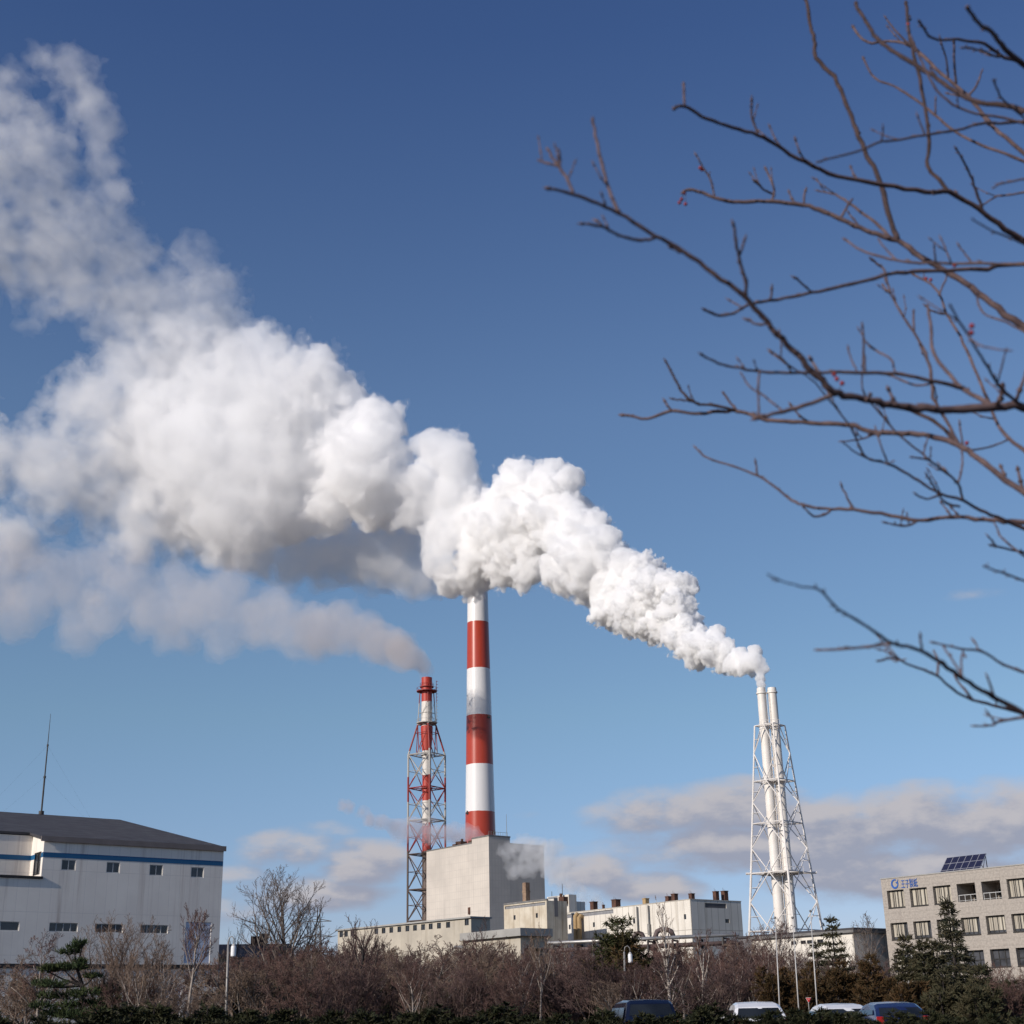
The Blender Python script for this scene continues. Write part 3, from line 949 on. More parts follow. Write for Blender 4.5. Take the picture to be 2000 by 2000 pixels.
for x0, yb in ((1265.5, 1806), (1243.5, 1818)):
    a = S.hit(0, -.3, x0, 1768); b = S.hit(0, -.3, x0, yb)
    v = MB(); v.tube([(-.3, a.y, H - .2), (-.3, a.y, b.z)], .13, 6)
    if x0 > 1250: v.tube([(-.3, a.y, b.z + .1), (-.3, a.y, b.z - 1.8)], .28, 8)
    v.build("downpipe", M['galv'], S.root)

# ------------------------------------------------------------------ smaller mill buildings
H = 21.0
S = Site("mill_annex", "short rust stained cream building with louvers, left of the long mill hall", "building", PZ(1067.5, 1758.5, H), 40)
Ly = S.hit(0, 0, 984, 1766).y; Lx = S.hit(1, 0, 1107, 1762).x
lz = S.hit(0, 0, 1025, 1766).z, S.hit(0, 0, 1025, 1772).z
sm = []
for (x, y) in ((1005, 1792), (1048.5, 1788)):
    p = S.hit(0, 0, x, y); sm.append((p.y - .28, p.y + .28, p.z - .4, p.z + .4))
mb = MB()
wall_open(mb, 0, Ly, 0, H, [(*w, .15) for w in sm] + [(.4, Ly - .3, lz[1], lz[0], .2)], .2, side)
mb.quad((0, 0, 0), (Lx, 0, 0), (Lx, 0, H), (0, 0, H)); mb.quad((Lx, 0, 0), (Lx, Ly, 0), (Lx, Ly, H), (Lx, 0, H)); mb.quad((Lx, Ly, 0), (0, Ly, 0), (0, Ly, H), (Lx, Ly, H)); mb.quad((0, 0, H), (Lx, 0, H), (Lx, Ly, H), (0, Ly, H))
mb.build("wall", M['stained_clad'], S.root)
for w in sm: window(S.root, *w, .15, side, 1, 'frame_dark', 'glass', .05)
l_ = MB(); l_.box(.17, .195, .4, Ly - .3, lz[1], lz[0]); l_.build("louver_strip", M['louver'], S.root)
e_ = MB(); e_.box(-.08, .3, -.08, Ly, H + .003, H + .3); e_.build("roof_edge", M['galv'], S.root)
a = S.hit(0, 3.5, 1022.7, 1745); b = S.hit(0, 3.5, 1032.8, 1745); t_ = S.hit(0, 3.5, 1027.7, 1724)
w_ = abs(a.y - b.y) * .33; c = (a + b) / 2
v = MB(); v.box(3.5 - w_, 3.5 + w_, c.y - w_, c.y + w_, H + .003, t_.z); v.box(3.5 - w_ * 1.12, 3.5 + w_ * 1.12, c.y - w_ * 1.12, c.y + w_ * 1.12, H + 2.2, H + 2.5)
v.build("chimney", M['tan_old'], S.root)
l_ = MB(); p = S.hit(1, -.03, 1086, 1772)
l_.box(p.x - .45, p.x + .45, -.06, -.004, p.z - 1.6, p.z + 1.6); l_.build("louver_strip", M['grey_clad'], S.root)

H = 25.0
S = Site("stair_tower", "cream rooftop tower block with thin aerials, rising behind the mill hall roof", "building", PZ(1111, 1746.8, H), 38)
Ly = S.hit(0, 0, 1068.5, 1750.5).y; Lx = S.hit(1, 0, 1125.6, 1747.5).x; Lx2 = S.hit(1, 1.0, 1142.5, 1761).x; zz = S.hit(1, 1.0, 1134, 1761).z
mb = MB(); mb.prism([(0, 0), (Lx, 0), (Lx, Ly), (0, Ly)], 0, H); mb.prism([(Lx + .003, 1.0), (Lx2, 1.0), (Lx2, Ly), (Lx + .003, Ly)], 0, zz)
mb.build("wall", M['mill_clad'], S.root)
lz = S.hit(0, 0, 1080, 1751.5).z, S.hit(0, 0, 1080, 1755.5).z
l_ = MB(); l_.box(-.04, -.004, S.hit(0, 0, 1089, 1752).y, Ly - .4, lz[1], lz[0]); l_.build("louver_strip", M['louver'], S.root)
for (x, y) in ((1077.7, 1741), (1098, 1726)):
    p = S.hit(0, 1.5, x, y); v = MB(); v.tube([(1.5, p.y, H), (1.5, p.y, p.z)], .06, 5); v.build("aerial", M['dark_steel'], S.root)
v = MB(); p = S.hit(0, -.6, 1099, 1757)
v.box(-1.2, -.003, p.y - 1.0, p.y + .6, p.z - .8, p.z + .5); v.tube([(-.8, p.y + .3, p.z + .5), (-.8, p.y + .3, p.z + 1.2)], .3, 8); v.build("fan_unit", M['rust'], S.root)

H = 14.0
S = Site("long_shed", "long low weathered shed with a row of small dark windows below the lattice stack", "building", PZ(920, 1793, H), 43)
Ly = S.hit(0, 0, 660, 1816).y; Lx = S.hit(1, 0, 957, 1794).x
sm = []
for x in (160, 218, 290, 575, 660, 750, 845, 940, 1030, 1125, 1215, 1313, 1420, 1640):
    y = 408 - x * .0905
    p = S.hit(0, 0, 640 + .1656 * x, 1760 + .1656 * (y if x < 1600 else 250))
    sm.append((p.y - .42, p.y + .42, p.z - .38, p.z + .38))
mb = MB()
wall_open(mb, 0, Ly, 0, H, [(*w, .15) for w in sm], .15, side)
mb.quad((0, 0, 0), (Lx, 0, 0), (Lx, 0, H), (0, 0, H)); mb.quad((Lx, 0, 0), (Lx, Ly, 0), (Lx, Ly, H), (Lx, 0, H)); mb.quad((Lx, Ly, 0), (0, Ly, 0), (0, Ly, H), (Lx, Ly, H)); mb.quad((0, 0, H), (Lx, 0, H), (Lx, Ly, H), (0, Ly, H))
mb.build("wall", M['old_wall'], S.root)
for w in sm: window(S.root, *w, .15, side, 2, 'frame_dark', 'glass', .05)
r_ = MB(); r_.box(-.3, Lx + .2, -.2, Ly + .2, H + .003, H + .22); r_.build("roof", M['concrete'], S.root)

H = 10.5
S = Site("loading_bay", "low open fronted loading bay with a dark mouth, beneath the rust stained building", "building", PZ(1016, 1809, H), 40)
Ly = S.hit(0, 0, 905, 1824).y; Lx = S.hit(1, 0, 1068, 1806).x
mb = MB(); mb.quad((0, Ly, 0), (0, 0, 0), (0, 0, H - 1.0), (0, Ly, H - 1.0))
wall_open(mb, 0, Lx, 0, H - 1.0, [(.5, Lx - .5, .1, H - 2.2, 5.0)], 5.0, front)
mb.quad((.5, 5.0, .1), (Lx - .5, 5.0, .1), (Lx - .5, 5.0, H - 2.2), (.5, 5.0, H - 2.2)); mb.quad((Lx, 0, 0), (Lx, Ly, 0), (Lx, Ly, H - 1), (Lx, 0, H - 1))
mb.build("wall", M['old_wall'], S.root)
r_ = MB(); r_.box(-.5, Lx + .3, -.6, Ly, H - 1.0 + .003, H - .2); r_.build("roof", M['concrete'], S.root)
d_ = MB(); d_.box(.8, Lx - .8, 4.8, 4.95, .1, H - 2.6); d_.build("shutter_door", M['grey_clad'], S.root)

H = 8.5
S = Site("white_shed", "low cream white building at the foot of the white twin stack", "building", PZ(1666, 1821.5, H), 40)
Ly = S.hit(0, 0, 1470, 1838).y; Lx = 9.0
sm = [S.win(0, 1564, 1574, 1837, 1843.5, 0), S.win(0, 1576, 1587, 1836, 1843, 0), S.win(0, 1545, 1555, 1838, 1845, 0), S.win(0, 1596, 1608, 1835, 1842, 0)]
zt = sum(w[3] for w in sm) / 4; zb = sum(w[2] for w in sm) / 4
sm = [(w[0], w[1], zb, zt) for w in sm]
mb = MB(); wall_open(mb, 0, Ly, 0, H, [(*w, .15) for w in sm], .15, side)
mb.quad((0, 0, 0), (Lx, 0, 0), (Lx, 0, H), (0, 0, H)); mb.quad((Lx, 0, 0), (Lx, Ly, 0), (Lx, Ly, H), (Lx, 0, H)); mb.quad((Lx, Ly, 0), (0, Ly, 0), (0, Ly, H), (Lx, Ly, H)); mb.quad((0, 0, H), (Lx, 0, H), (Lx, Ly, H), (0, Ly, H))
mb.build("wall", M['mill_clad'], S.root)
for w in sm: window(S.root, *w, .15, side, 2, 'frame_dark', 'glass', .06)
r_ = MB(); r_.box(-.35, Lx + .2, -.3, Ly + .2, H + .003, H + .25); r_.build("roof", M['galv'], S.root)

H = 12.0
S = Site("grey_hall", "plain shaded grey metal hall half hidden behind the beige office block", "building", PZ(1668, 1816, H), 38)
Lx = S.hit(1, 0, 1740, 1811).x
mb = MB(); mb.prism([(0, 0), (Lx, 0), (Lx, 22), (0, 22)], 0, H); mb.build("wall", M['grey_clad'], S.root)
r_ = MB(); r_.box(-.25, Lx + .2, -.25, 22.2, H + .003, H + .3); r_.build("roof", M['dark_roof'], S.root)

S = Site("low_roofed_shed", "low grey roofed shed between the white hall and the big bare tree", "building", PZ(424, 1842, 9.5), 12)
Lx = S.hit(1, 0, 566, 1846).x
mb = MB(); mb.prism([(0, 0), (Lx, 0), (Lx, 9), (0, 9)], 0, 8.0); mb.build("wall", M['old_wall'], S.root)
r_ = MB(); r_.add([(-.4, -.6, 8), (Lx + .4, -.6, 8), (Lx + .4, 4.5, 9.6), (-.4, 4.5, 9.6), (-.4, 9.6, 8), (Lx + .4, 9.6, 8)], [(0, 1, 2, 3), (3, 2, 5, 4), (0, 3, 4), (1, 5, 2)])
r_.build("roof", M['pipe_brown'], S.root)
p = S.hit(1, 4.5, 516, 1829)
v = MB(); v.tube([(p.x, 4.5, 9.3), (p.x, 4.5, p.z - .2)], .35, 8); v.tube([(p.x, 4.5, p.z - .2), (p.x, 4.5, p.z + .3)], .55, 8); v.build("chimney", M['dark_steel'], S.root)
v = MB(); q = S.hit(1, 4.5, 506, 1838); v.box(q.x - .9, q.x + .9, 4, 5, 9.2, 10.4); v.build("roof_vent", M['rust'], S.root)

# ------------------------------------------------------------------ tall striped chimney
Y = 470.0
zc = lambda y: PY(938, y, Y).z
c0 = PY(938, 1600, Y)
sc = lambda y: (PY(938, y, Y) - EYEP).dot(FWD) / FPX
RED, WHT = (0.38, 0.045, 0.022), (0.70, 0.69, 0.69)
cuts = [zc(1587), zc(1495), zc(1399), zc(1308), zc(1217)]
cm = band_mat("striped_paint", cuts, [RED, WHT, RED, WHT, RED, WHT], 0.30, dirt=.03)
ch = thing("striped_chimney", "tall round smooth chimney in broad red and white bands, its top lost in steam", "chimney", (c0.x, Y, 0))
prof = [(zc(y), r * sc(y)) for y, r in ((1700, 31.5), (1600, 29.0), (1495, 26.8), (1399, 24.8), (1308, 22.8), (1217, 20.9), (1135, 19.4))]
z0 = prof[0][0]
mb = MB(); mb.lathe([(prof[0][1] * 1.12, 0)] + [(r, z) for z, r in prof] + [(prof[-1][1] * .82, prof[-1][0]), (prof[-1][1] * .8, prof[-1][0] - 4)], 96)
mb.build("shaft", cm, ch, smooth=False)
ch.children[0].data.polygons.foreach_set('use_smooth', [True] * len(ch.children[0].data.polygons))
rr = lambda z: float(np.interp(z, [p[0] for p in prof], [p[1] for p in prof]))
for (x, y) in ((953, 1394), (912, 1583), (963, 1622)):
    d_ = ray(x, y); P = PY(x, y, Y - 9)
    z = P.z; off = max(-.95, min(.95, (P.x - c0.x) / (rr(z) + .05)))
    a = -math.acos(off)
    v = MB(); cx_, cy_ = (rr(z) + .25) * math.cos(a), (rr(z) + .25) * math.sin(a)
    v.box(cx_ - .45, cx_ + .45, cy_ - .35, cy_ + .35, z - .25, z + .2); v.tube([(cx_, cy_, z + .2), (cx_, cy_, z + .75)], .22, 8); v.build("warning_lamp", M['dark_steel'], ch)

# ------------------------------------------------------------------ red and white lattice stack
Y = 432.0
zz = lambda y: PY(833, y, Y).z
lc = PY(833.5, 1472, Y)
scl = lambda y: (PY(833, y, Y) - EYEP).dot(FWD) / FPX
zy = lambda z5: zz(1280 + z5 * .2071)
GRY = (0.10, 0.068, 0.055); RD2 = (0.40, 0.035, 0.020); WH2 = (0.62, 0.58, 0.53)
lat = thing("lattice_stack", "red and white steel chimney held inside a square lattice frame, left of the striped chimney", "chimney", (lc.x, Y, 0))
cuts = [zy(1850), zy(1612), zy(1372), zy(1135), zy(902), zy(668), zy(440)]
bm1 = band_mat("banded_flue", cuts, [GRY, RD2, WH2, RD2, WH2, RD2, WH2, RD2], .5, dirt=.35)
bm2 = band_mat("banded_frame", [zy(1850), zy(1600), zy(1385), zy(1150), zy(905), zy(655), zy(455)], [GRY, (0.25, .025, .02), (0.36, .34, .31), (0.25, .025, .02), (0.40, .38, .35), (0.25, .025, .02), (.42, .4, .37), (0.22, .022, .02)], .6, dirt=.3)
k = .2071 * scl(1450)
mb = MB(); mb.lathe([(41 * k, 0), (41 * k, zy(905)), (44 * k, zy(890)), (55 * k, zy(760)), (57 * k, zy(680)), (53 * k, zy(668)), (50 * k, zy(440)), (51 * k, zy(215)), (51 * k, zy(212)), (44 * k, zy(212)), (44 * k, zy(240))], 40)
mb.build("flue", bm1, lat, smooth=True)
D = 174 * k; th = math.radians(12.3)
def legxy(i, d): a = math.pi + th + i * math.pi / 2; return d * math.cos(a), d * math.sin(a)
zt_ = zy(940); levels = [0, zz(1870), zz(1799), zz(1738), zz(1669), zz(1603), zz(1540), zt_]
for i in range(4):
    x, y = legxy(i, D)
    v = MB(); v.tube([(x, y, 0), (x, y, zt_)], .30, 8)
    x2, y2 = legxy(i, 84 * k * 1.02)
    x3, y3 = legxy(i, 66 * k)
    v.tube([(x, y, zt_), (x2, y2, zy(655))], .26, 8); v.tube([(x2, y2, zy(655)), (x3, y3, zy(345))], .16, 6)
    v.build("leg", bm2, lat)
for li in range(len(levels) - 1):
    za_, zb_ = levels[li], levels[li + 1]
    zm = (za_ + zb_) / 2
    for i in range(4):
        a, b = legxy(i, D), legxy(i + 1, D)
        v = MB()
        v.tube([(*a, za_), (*b, zb_)], .16, 5); v.tube([(*b, za_), (*a, zb_)], .16, 5)
        v.tube([(*a, zb_), (*b, zb_)], .17, 5); v.tube([(*a, zm), (*b, zm)], .08, 4)
        v.build("brace", bm2, lat)
    v = MB()
    for i in range(4): v.tube([(*legxy(i, D), zb_), (0, 0, zb_)], .13, 4)
    for i in range(4): v.tube([((legxy(i, D)[0] + legxy(i + 1, D)[0]) / 2, (legxy(i, D)[1] + legxy(i + 1, D)[1]) / 2, zb_), ((legxy(i + 1, D)[0] + legxy(i + 2, D)[0]) / 2, (legxy(i + 1, D)[1] + legxy(i + 2, D)[1]) / 2, zb_)], .10, 4)
    v.lathe([(46 * k, zb_ - .12), (58 * k, zb_ - .12), (58 * k, zb_ + .1), (46 * k, zb_ + .1)], 16, close=False)
    v.build("platform", bm2, lat)
for i in range(4):
    a, b = legxy(i, D), legxy(i + 1, D); c, d = legxy(i, 86 * k), legxy(i + 1, 86 * k)
    v = MB()
    m1 = ((a[0] + b[0]) / 2, (a[1] + b[1]) / 2)
    v.tube([(*m1, zt_), (*c, zy(670))], .13, 5); v.tube([(*m1, zt_), (*d, zy(670))], .13, 5)
    zq = zy(735); f = .78
    e, g_ = legxy(i, 84 * k + (D - 84 * k) * .27), legxy(i + 1, 84 * k + (D - 84 * k) * .27)
    v.tube([(*e, zq), (*g_, zq)], .09, 4); v.tube([(*c, zy(655)), (*d, zy(655))], .14, 5)
    c2, d2 = legxy(i, 75 * k), legxy(i + 1, 75 * k)
    v.tube([(*c2, zy(545)), (*d2, zy(545))], .07, 4); v.tube([(*c, zy(640)), (*d2, zy(440))], .07, 4)
    v.build("brace", bm2, lat)
for (z5, r0, r1) in ((640, 52, 98), (340, 52, 98), (300, 52, 66)):
    v = MB(); v.lathe([(r0 * k, zy(z5) - .12), (r1 * k, zy(z5) - .12), (r1 * k, zy(z5) + .12), (r0 * k, zy(z5) + .12)], 20, close=False)
    for q in range(12):
        a = 2 * math.pi * q / 12; r = (r1 - 2) * k
        v.tube([(r * math.cos(a), r * math.sin(a), zy(z5)), (r * math.cos(a), r * math.sin(a), zy(z5) + 1.1)], .04, 4)
    rl2 = [((r1 - 2) * k * math.cos(2 * math.pi * q / 20), (r1 - 2) * k * math.sin(2 * math.pi * q / 20), zy(z5) + 1.1) for q in range(21)]
    v.tube(rl2, .04, 4)
    v.build("platform", bm2, lat)
v = MB(); lx = 92 * k
for dy in (-.3, .3): v.tube([(lx, dy - 1, zy(645)), (lx, dy - 1, zy(248))], .06, 4)
zq = zy(640)
while zq < zy(250):
    v.tube([(lx, -1.3, zq), (lx, -.7, zq)], .05, 4)
    v.tube([(lx, -1.3, zq), (lx + .6, -1.0, zq), (lx, -.7, zq)], .035, 4); zq += 1.0
v.build("ladder", bm2, lat)

# ------------------------------------------------------------------ white twin stack in its tapering frame
Y = 330.0
tw = thing("twin_stack", "pair of white steel flues in a tapering white lattice frame, source of the plume", "chimney", (PY(1531, 1800, Y).x, Y, 0))
X0 = tw.location.x
zw = lambda z6: PY(1510, 1300 + z6 * .2899, Y).z
s6 = lambda z6: (PY(1510, 1300 + z6 * .2899, Y) - EYEP).dot(FWD) / FPX * .2899
xof = lambda x6, z6: PY(1420 + x6 * .2899, 1300 + z6 * .2899, Y).x - X0
lt = [(xof(236, 190), zw(190)), (xof(335, 1500), zw(1500))]
rt = [(xof(313, 190), zw(190)), (xof(407, 1500), zw(1500))]
cl, cr = (lt[0][0] + lt[1][0]) / 2, (rt[0][0] + rt[1][0]) / 2
for cx, ztop, zfl in ((cl, zw(150), zw(190)), (cr, zw(150), zw(186))):
    v = MB()
    r0, r1 = 36 * s6(1600), 29 * s6(300)
    v.lathe([(r0 * 1.03, 0), (r0, zw(1500)), (r1, zfl), (r1 * 1.22, zfl), (r1 * 1.22, zfl + .35), (r1 * 1.02, zfl + .35), (r1 * 1.05, ztop - .6), (r1 * .98, ztop), (r1 * .85, ztop), (r1 * .85, ztop - 2)], 40, (cx, 0))
    v.build("flue", M['white_stack'], tw, smooth=True)
    v = MB()
    for z6 in (420, 780, 1065, 1400):
        r = r1 + (r0 - r1) * (z6 - 190) / 1310
        v.lathe([(r * .99, zw(z6) - .25), (r * 1.12, zw(z6) - .25), (r * 1.12, zw(z6) + .25), (r * .99, zw(z6) + .25)], 24, (cx, 0), close=False)
    v.build("flange", M['white_steel'], tw)
cxm = (cl + cr) / 2
def hd(z):  # half diagonal of the frame
    return float(np.interp(z, [0, zw(1790), zw(1400), zw(405)], [9.9, 248 * s6(1790), 205 * s6(1400), 102 * s6(405)]))
def tcx(z): return 0.0
def lp(i, z):
    a = math.pi + math.radians(2) + i * math.pi / 2
    cx = float(np.interp(z, [0, zw(1790), zw(405)], [0, xof(383, 1790), xof(291, 405)]))
    return Vector((cxm + (cx - cxm) * .25 + hd(z) * math.cos(a), hd(z) * math.sin(a), z))
lev = [0.0, zw(1790), zw(1400), zw(1065), zw(780), zw(405)]
for i in range(4):
    v = MB(); v.tube([lp(i, z) for z in lev], [.30, .29, .26, .23, .21, .19], 8); v.build("leg", M['white_steel'], tw)
for li in range(len(lev) - 1):
    za_, zb_ = lev[li], lev[li + 1]; zm = (za_ + zb_) / 2
    for i in range(4):
        a0, b0_, a1, b1, am, bm_ = lp(i, za_), lp(i + 1, za_), lp(i, zb_), lp(i + 1, zb_), lp(i, zm), lp(i + 1, zm)
        mt, mbt = (a1 + b1) / 2, (a0 + b0_) / 2
        v = MB()
        v.tube([a1, b1], .13, 5)
        for s_ in (am, bm_):
            v.tube([s_, mt], .12, 5)
            if li > 0: v.tube([s_, mbt], .12, 5)
            q1, q2 = (s_ + mt) / 2, (s_ + mbt) / 2
            leg_i = i if s_ is am else i + 1
            v.tube([q1, lp(leg_i, q1.z)], .06, 4)
            if li > 0: v.tube([q2, lp(leg_i, q2.z)], .06, 4)
        v.build("brace", M['white_steel'], tw)
for z6, half in ((405, 1.0), (780, .92), (1400, 1.04)):
    z = zw(z6); v = MB()
    w1, w2 = hd(z) * .60 * half, 1.9
    for (a, b, c, d) in ((cxm - w1, cxm + w1, -w1 * .8, -1.5), (cxm - w1, cxm + w1, 1.5, w1 * .8), (cxm - w1, cl - 1.5, -1.5, 1.5), (cr + 1.5, cxm + w1, -1.5, 1.5)):
        if b > a and d > c: v.box(a, b, c, d, z - .15, z + .08)
    for q in range(9):
        x = cxm - w1 + 2 * w1 * q / 8
        for yy in (-w1 * .8, w1 * .8): v.tube([(x, yy, z), (x, yy, z + 1.1)], .035, 4)
    for yy in (-w1 * .8, w1 * .8): v.tube([(cxm - w1, yy, z + 1.1), (cxm + w1, yy, z + 1.1)], .04, 4)
    if z6 == 1400: v.tube([lp(0, z) + Vector((-1.2, 0, 0)), lp(2, z) + Vector((1.2, 0, 0))], .28, 5); v.tube([lp(1, z), lp(3, z)], .2, 5)
    v.build("platform", M['white_steel'], tw)
for z6 in (405, 780, 1065, 1400):
    z = zw(z6); v = MB()
    for i in range(4): v.tube([lp(i, z), (cxm, 0, z)], .11, 4)
    v.build("brace", M['white_steel'], tw)
v = MB()
for dx in (-.25, .25): v.tube([(cxm + dx, -.9, 3), (cxm + dx, -.9, zw(190))], .05, 4)
zq = 3.0
while zq < zw(190):
    v.tube([(cxm - .25, -.9, zq), (cxm + .25, -.9, zq)], .03, 3); zq += .8
v.build("ladder", M['white_steel'], tw)

# ------------------------------------------------------------------ far power pylon
p = PY(621, 1838, 520)
py_ = thing("power_pylon", "distant grey lattice power pylon seen through the big bare tree", "pylon", (p.x, 520, 0))
ph = PY(620, 1772, 520).z
v = MB()
for sx in (-1, 1):
    for sy in (-1, 1): v.tube([(3.2 * sx, 3.2 * sy, 0), (1.3 * sx, 1.3 * sy, ph * .6), (.3 * sx, .3 * sy, ph)], [.2, .16, .1], 4)
n = 9
for q in range(n):
    za_, zb_ = ph * .9 * q / n, ph * .9 * (q + 1) / n
    w = lambda z: float(np.interp(z, [0, ph * .6, ph], [3.2, 1.3, .3]))
    for s in (0, 1, 2, 3):
        a = [(-1, -1), (1, -1), (1, 1), (-1, 1)][s]; b = [(1, -1), (1, 1), (-1, 1), (-1, -1)][s]
        v.tube([(a[0] * w(za_), a[1] * w(za_), za_), (b[0] * w(zb_), b[1] * w(zb_), zb_)], .09, 3); v.tube([(b[0] * w(za_), b[1] * w(za_), za_), (a[0] * w(zb_), a[1] * w(zb_), zb_)], .09, 3)
v.build("tower", M['galv'], py_)
for f in (.62, .75, .88):
    v = MB(); l = 5.5 - 3 * (f - .6)
    v.tube([(-l, 0, ph * f), (0, 0, ph * f + .9), (l, 0, ph * f)], .13, 4); v.tube([(-l, 0, ph * f), (l, 0, ph * f)], .12, 4); v.build("cross_arm", M['galv'], py_)

# ------------------------------------------------------------------ pipe rack in front of the mill
pa, pb = PY(1000, 1846, 178), PY(1345, 1829, 168)
pr_ = thing("pipe_rack", "long rack of pale and brown pipes with arched loops in front of the mill hall", "pipes", (pa.x, pa.y, 0))
d_ = pb - pa
L = Vector((d_.x, d_.y, 0)); zt = pa.z - .0; z_e = pb.z
far_l, far_r = -L * .35, L * 1.25
zr_ = lambda f: zt + (z_e - zt) * 0.5
pn = L.normalized(); nn = Vector((-pn.y, pn.x, 0))
zz_ = (zt + z_e) / 2
for off, dz, r, mt in ((0, 0, .22, 'pipe_lag'), (.9, .02, .16, 'pipe_lag'), (0.2, -.85, .24, 'pipe_brown'), (1.0, -.9, .2, 'pipe_brown')):
    v = MB(); v.tube([far_l + nn * off + Vector((0, 0, zz_ + dz)), far_r + nn * off + Vector((0, 0, zz_ + dz))], r, 10); v.build("pipe", M[mt], pr_, smooth=True)
for q in range(12):
    b_ = far_l + (far_r - far_l) * (q + .5) / 12
    v = MB()
    for off in (-.3, 1.4): v.tube([b_ + nn * off, b_ + nn * off + Vector((0, 0, zz_ - .3))], .14, 6)
    v.tube([b_ + nn * -.4 + Vector((0, 0, zz_ - .33)), b_ + nn * 1.5 + Vector((0, 0, zz_ - .33))], .11, 4); v.tube([b_ + nn * -.4 + Vector((0, 0, zz_ - 1.2)), b_ + nn * 1.5 + Vector((0, 0, zz_ - 1.2))], .11, 4)
    v.build("support", M['dark_steel'], pr_)
for (xa, xb, yt, yl, yr_) in ((1238, 1257, 1821, 1842, 1838), (1279.5, 1314, 1815.5, 1868, 1828)):
    Yl = 171.0
    A, B, T1, T2 = PY(xa, yl, Yl), PY(xb, yr_, Yl), PY(xa, yt, Yl), PY(xb, yt, Yl)
    T2.z = T1.z
    o_ = pr_.location
    c = .75
    v = MB(); pts = [A, T1 + Vector((0, 0, -c)), T1 + Vector((c * .3, 0, -c * .3)), T1 + Vector((c, 0, 0)), T2 + Vector((-c, 0, 0)), T2 + Vector((-c * .3, 0, -c * .3)), T2 + Vector((0, 0, -c)), B]
    v.tube([p - o_ for p in pts], .30, 10); v.build("expansion_loop", M['pipe_brown'], pr_, smooth=True)

# ------------------------------------------------------------------ the steam plume of the white twin stack
def plume_depth(x):
    xs = [-200, 50, 500, 930, 1200, 1490]
    ys = [480, 475, 462, 436, 380, 331]
    return float(np.interp(x, xs, ys))


NEAR = [(1437, 1293, 9), (1436, 1278, 11), (1436, 1265, 13), (1430, 1250, 17), (1410, 1256, 22), (1390, 1252, 22), (1426, 1232, 16), (1366, 1245, 27), (1345, 1228, 30),
        (1312, 1222, 34), (1350, 1200, 20), (1290, 1195, 38), (1260, 1182, 40), (1275, 1150, 36), (1285, 1108, 28), (1232, 1165, 44), (1200, 1150, 48), (1180, 1122, 48),
        (1217, 1085, 38), (1240, 1112, 40), (1206, 1062, 20), (1152, 1150, 38), (1325, 1240, 24), (1395, 1238, 16), (1375, 1225, 18)]
MID = [(1160, 1110, 48), (1130, 1088, 56), (1102, 1060, 62), (1060, 1082, 42), (1092, 1010, 60), (1052, 975, 66), (1042, 918, 44), (985, 922, 48), (972, 893, 26), (1075, 905, 26),
       (1000, 1000, 70), (950, 1000, 62), (960, 1070, 42), (1000, 1075, 36), (925, 1035, 58), (892, 1080, 46), (852, 1095, 32), (905, 970, 44), (930, 950, 30),
       (1120, 985, 25), (1140, 1040, 40), (1180, 1065, 35)]
FAR = [(850, 875, 52), (822, 855, 42), (862, 925, 48), (800, 925, 58), (835, 1010, 40), (832, 1055, 34), (895, 912, 14), (730, 930, 66), (690, 880, 78), (722, 800, 44), (700, 772, 20),
       (680, 830, 66), (640, 900, 76), (615, 960, 50), (600, 680, 32), (612, 730, 46), (650, 750, 42), (590, 790, 76), (705, 955, 40), (520, 775, 105), (482, 700, 66),
       (450, 672, 40), (420, 760, 105), (500, 880, 105), (405, 880, 105), (440, 955, 86), (385, 975, 66), (330, 830, 84), (300, 780, 62), (560, 930, 66), (545, 985, 40),
       (470, 1005, 34), (265, 830, 45), (345, 720, 50), (870, 1000, 45), (780, 960, 40)]
VEIL = [(250, 830, 70), (190, 760, 60), (130, 765, 45), (90, 840, 50), (110, 900, 58), (60, 880, 40), (180, 880, 68), (200, 950, 50), (85, 960, 42), (260, 990, 52),
        (-10, 870, 60), (10, 1010, 45), (300, 690, 55), (230, 700, 40), (330, 650, 60), (420, 640, 50), (300, 900, 80), (320, 980, 60)]
HIGH = [(385, 545, 62), (405, 605, 52), (300, 572, 58), (245, 555, 70), (325, 630, 50), (215, 490, 68), (150, 550, 50), (120, 450, 78), (200, 405, 52), (75, 375, 62),
        (100, 500, 70), (85, 290, 58), (60, 215, 30), (165, 195, 42), (190, 245, 35), (130, 140, 40), (80, 112, 26), (190, 310, 40), (-10, 300, 80), (-20, 450, 90),
        (0, 190, 50), (245, 610, 48), (205, 655, 38), (280, 680, 50), (70, 590, 30), (220, 370, 30), (370, 500, 35)]
LOW = [(650, 1045, 58), (600, 1055, 48), (700, 1050, 58), (742, 1050, 58), (785, 1088, 42), (762, 1000, 56), (552, 1055, 46), (822, 1105, 26), (500, 1040, 45), (450, 1030, 40)]
ASH = [(808, 1268, 8), (800, 1258, 13), (788, 1245, 18), (765, 1235, 25), (745, 1220, 29), (715, 1215, 34), (690, 1190, 32), (660, 1195, 38), (640, 1165, 32), (600, 1190, 48), (555, 1185, 50),
       (510, 1170, 50), (520, 1140, 40), (460, 1165, 52), (430, 1110, 42), (400, 1140, 50), (350, 1150, 52), (340, 1100, 40), (290, 1160, 50), (240, 1100, 52), (250, 1040, 40), (200, 1150, 45), (150, 1130, 40), (100, 1090, 52),
       (60, 1130, 45), (30, 1050, 50), (20, 1160, 45), (330, 1200, 36), (420, 1205, 36), (150, 1190, 40), (-20, 1100, 60), (560, 1215, 30), (180, 1060, 40), (640, 1215, 25)]

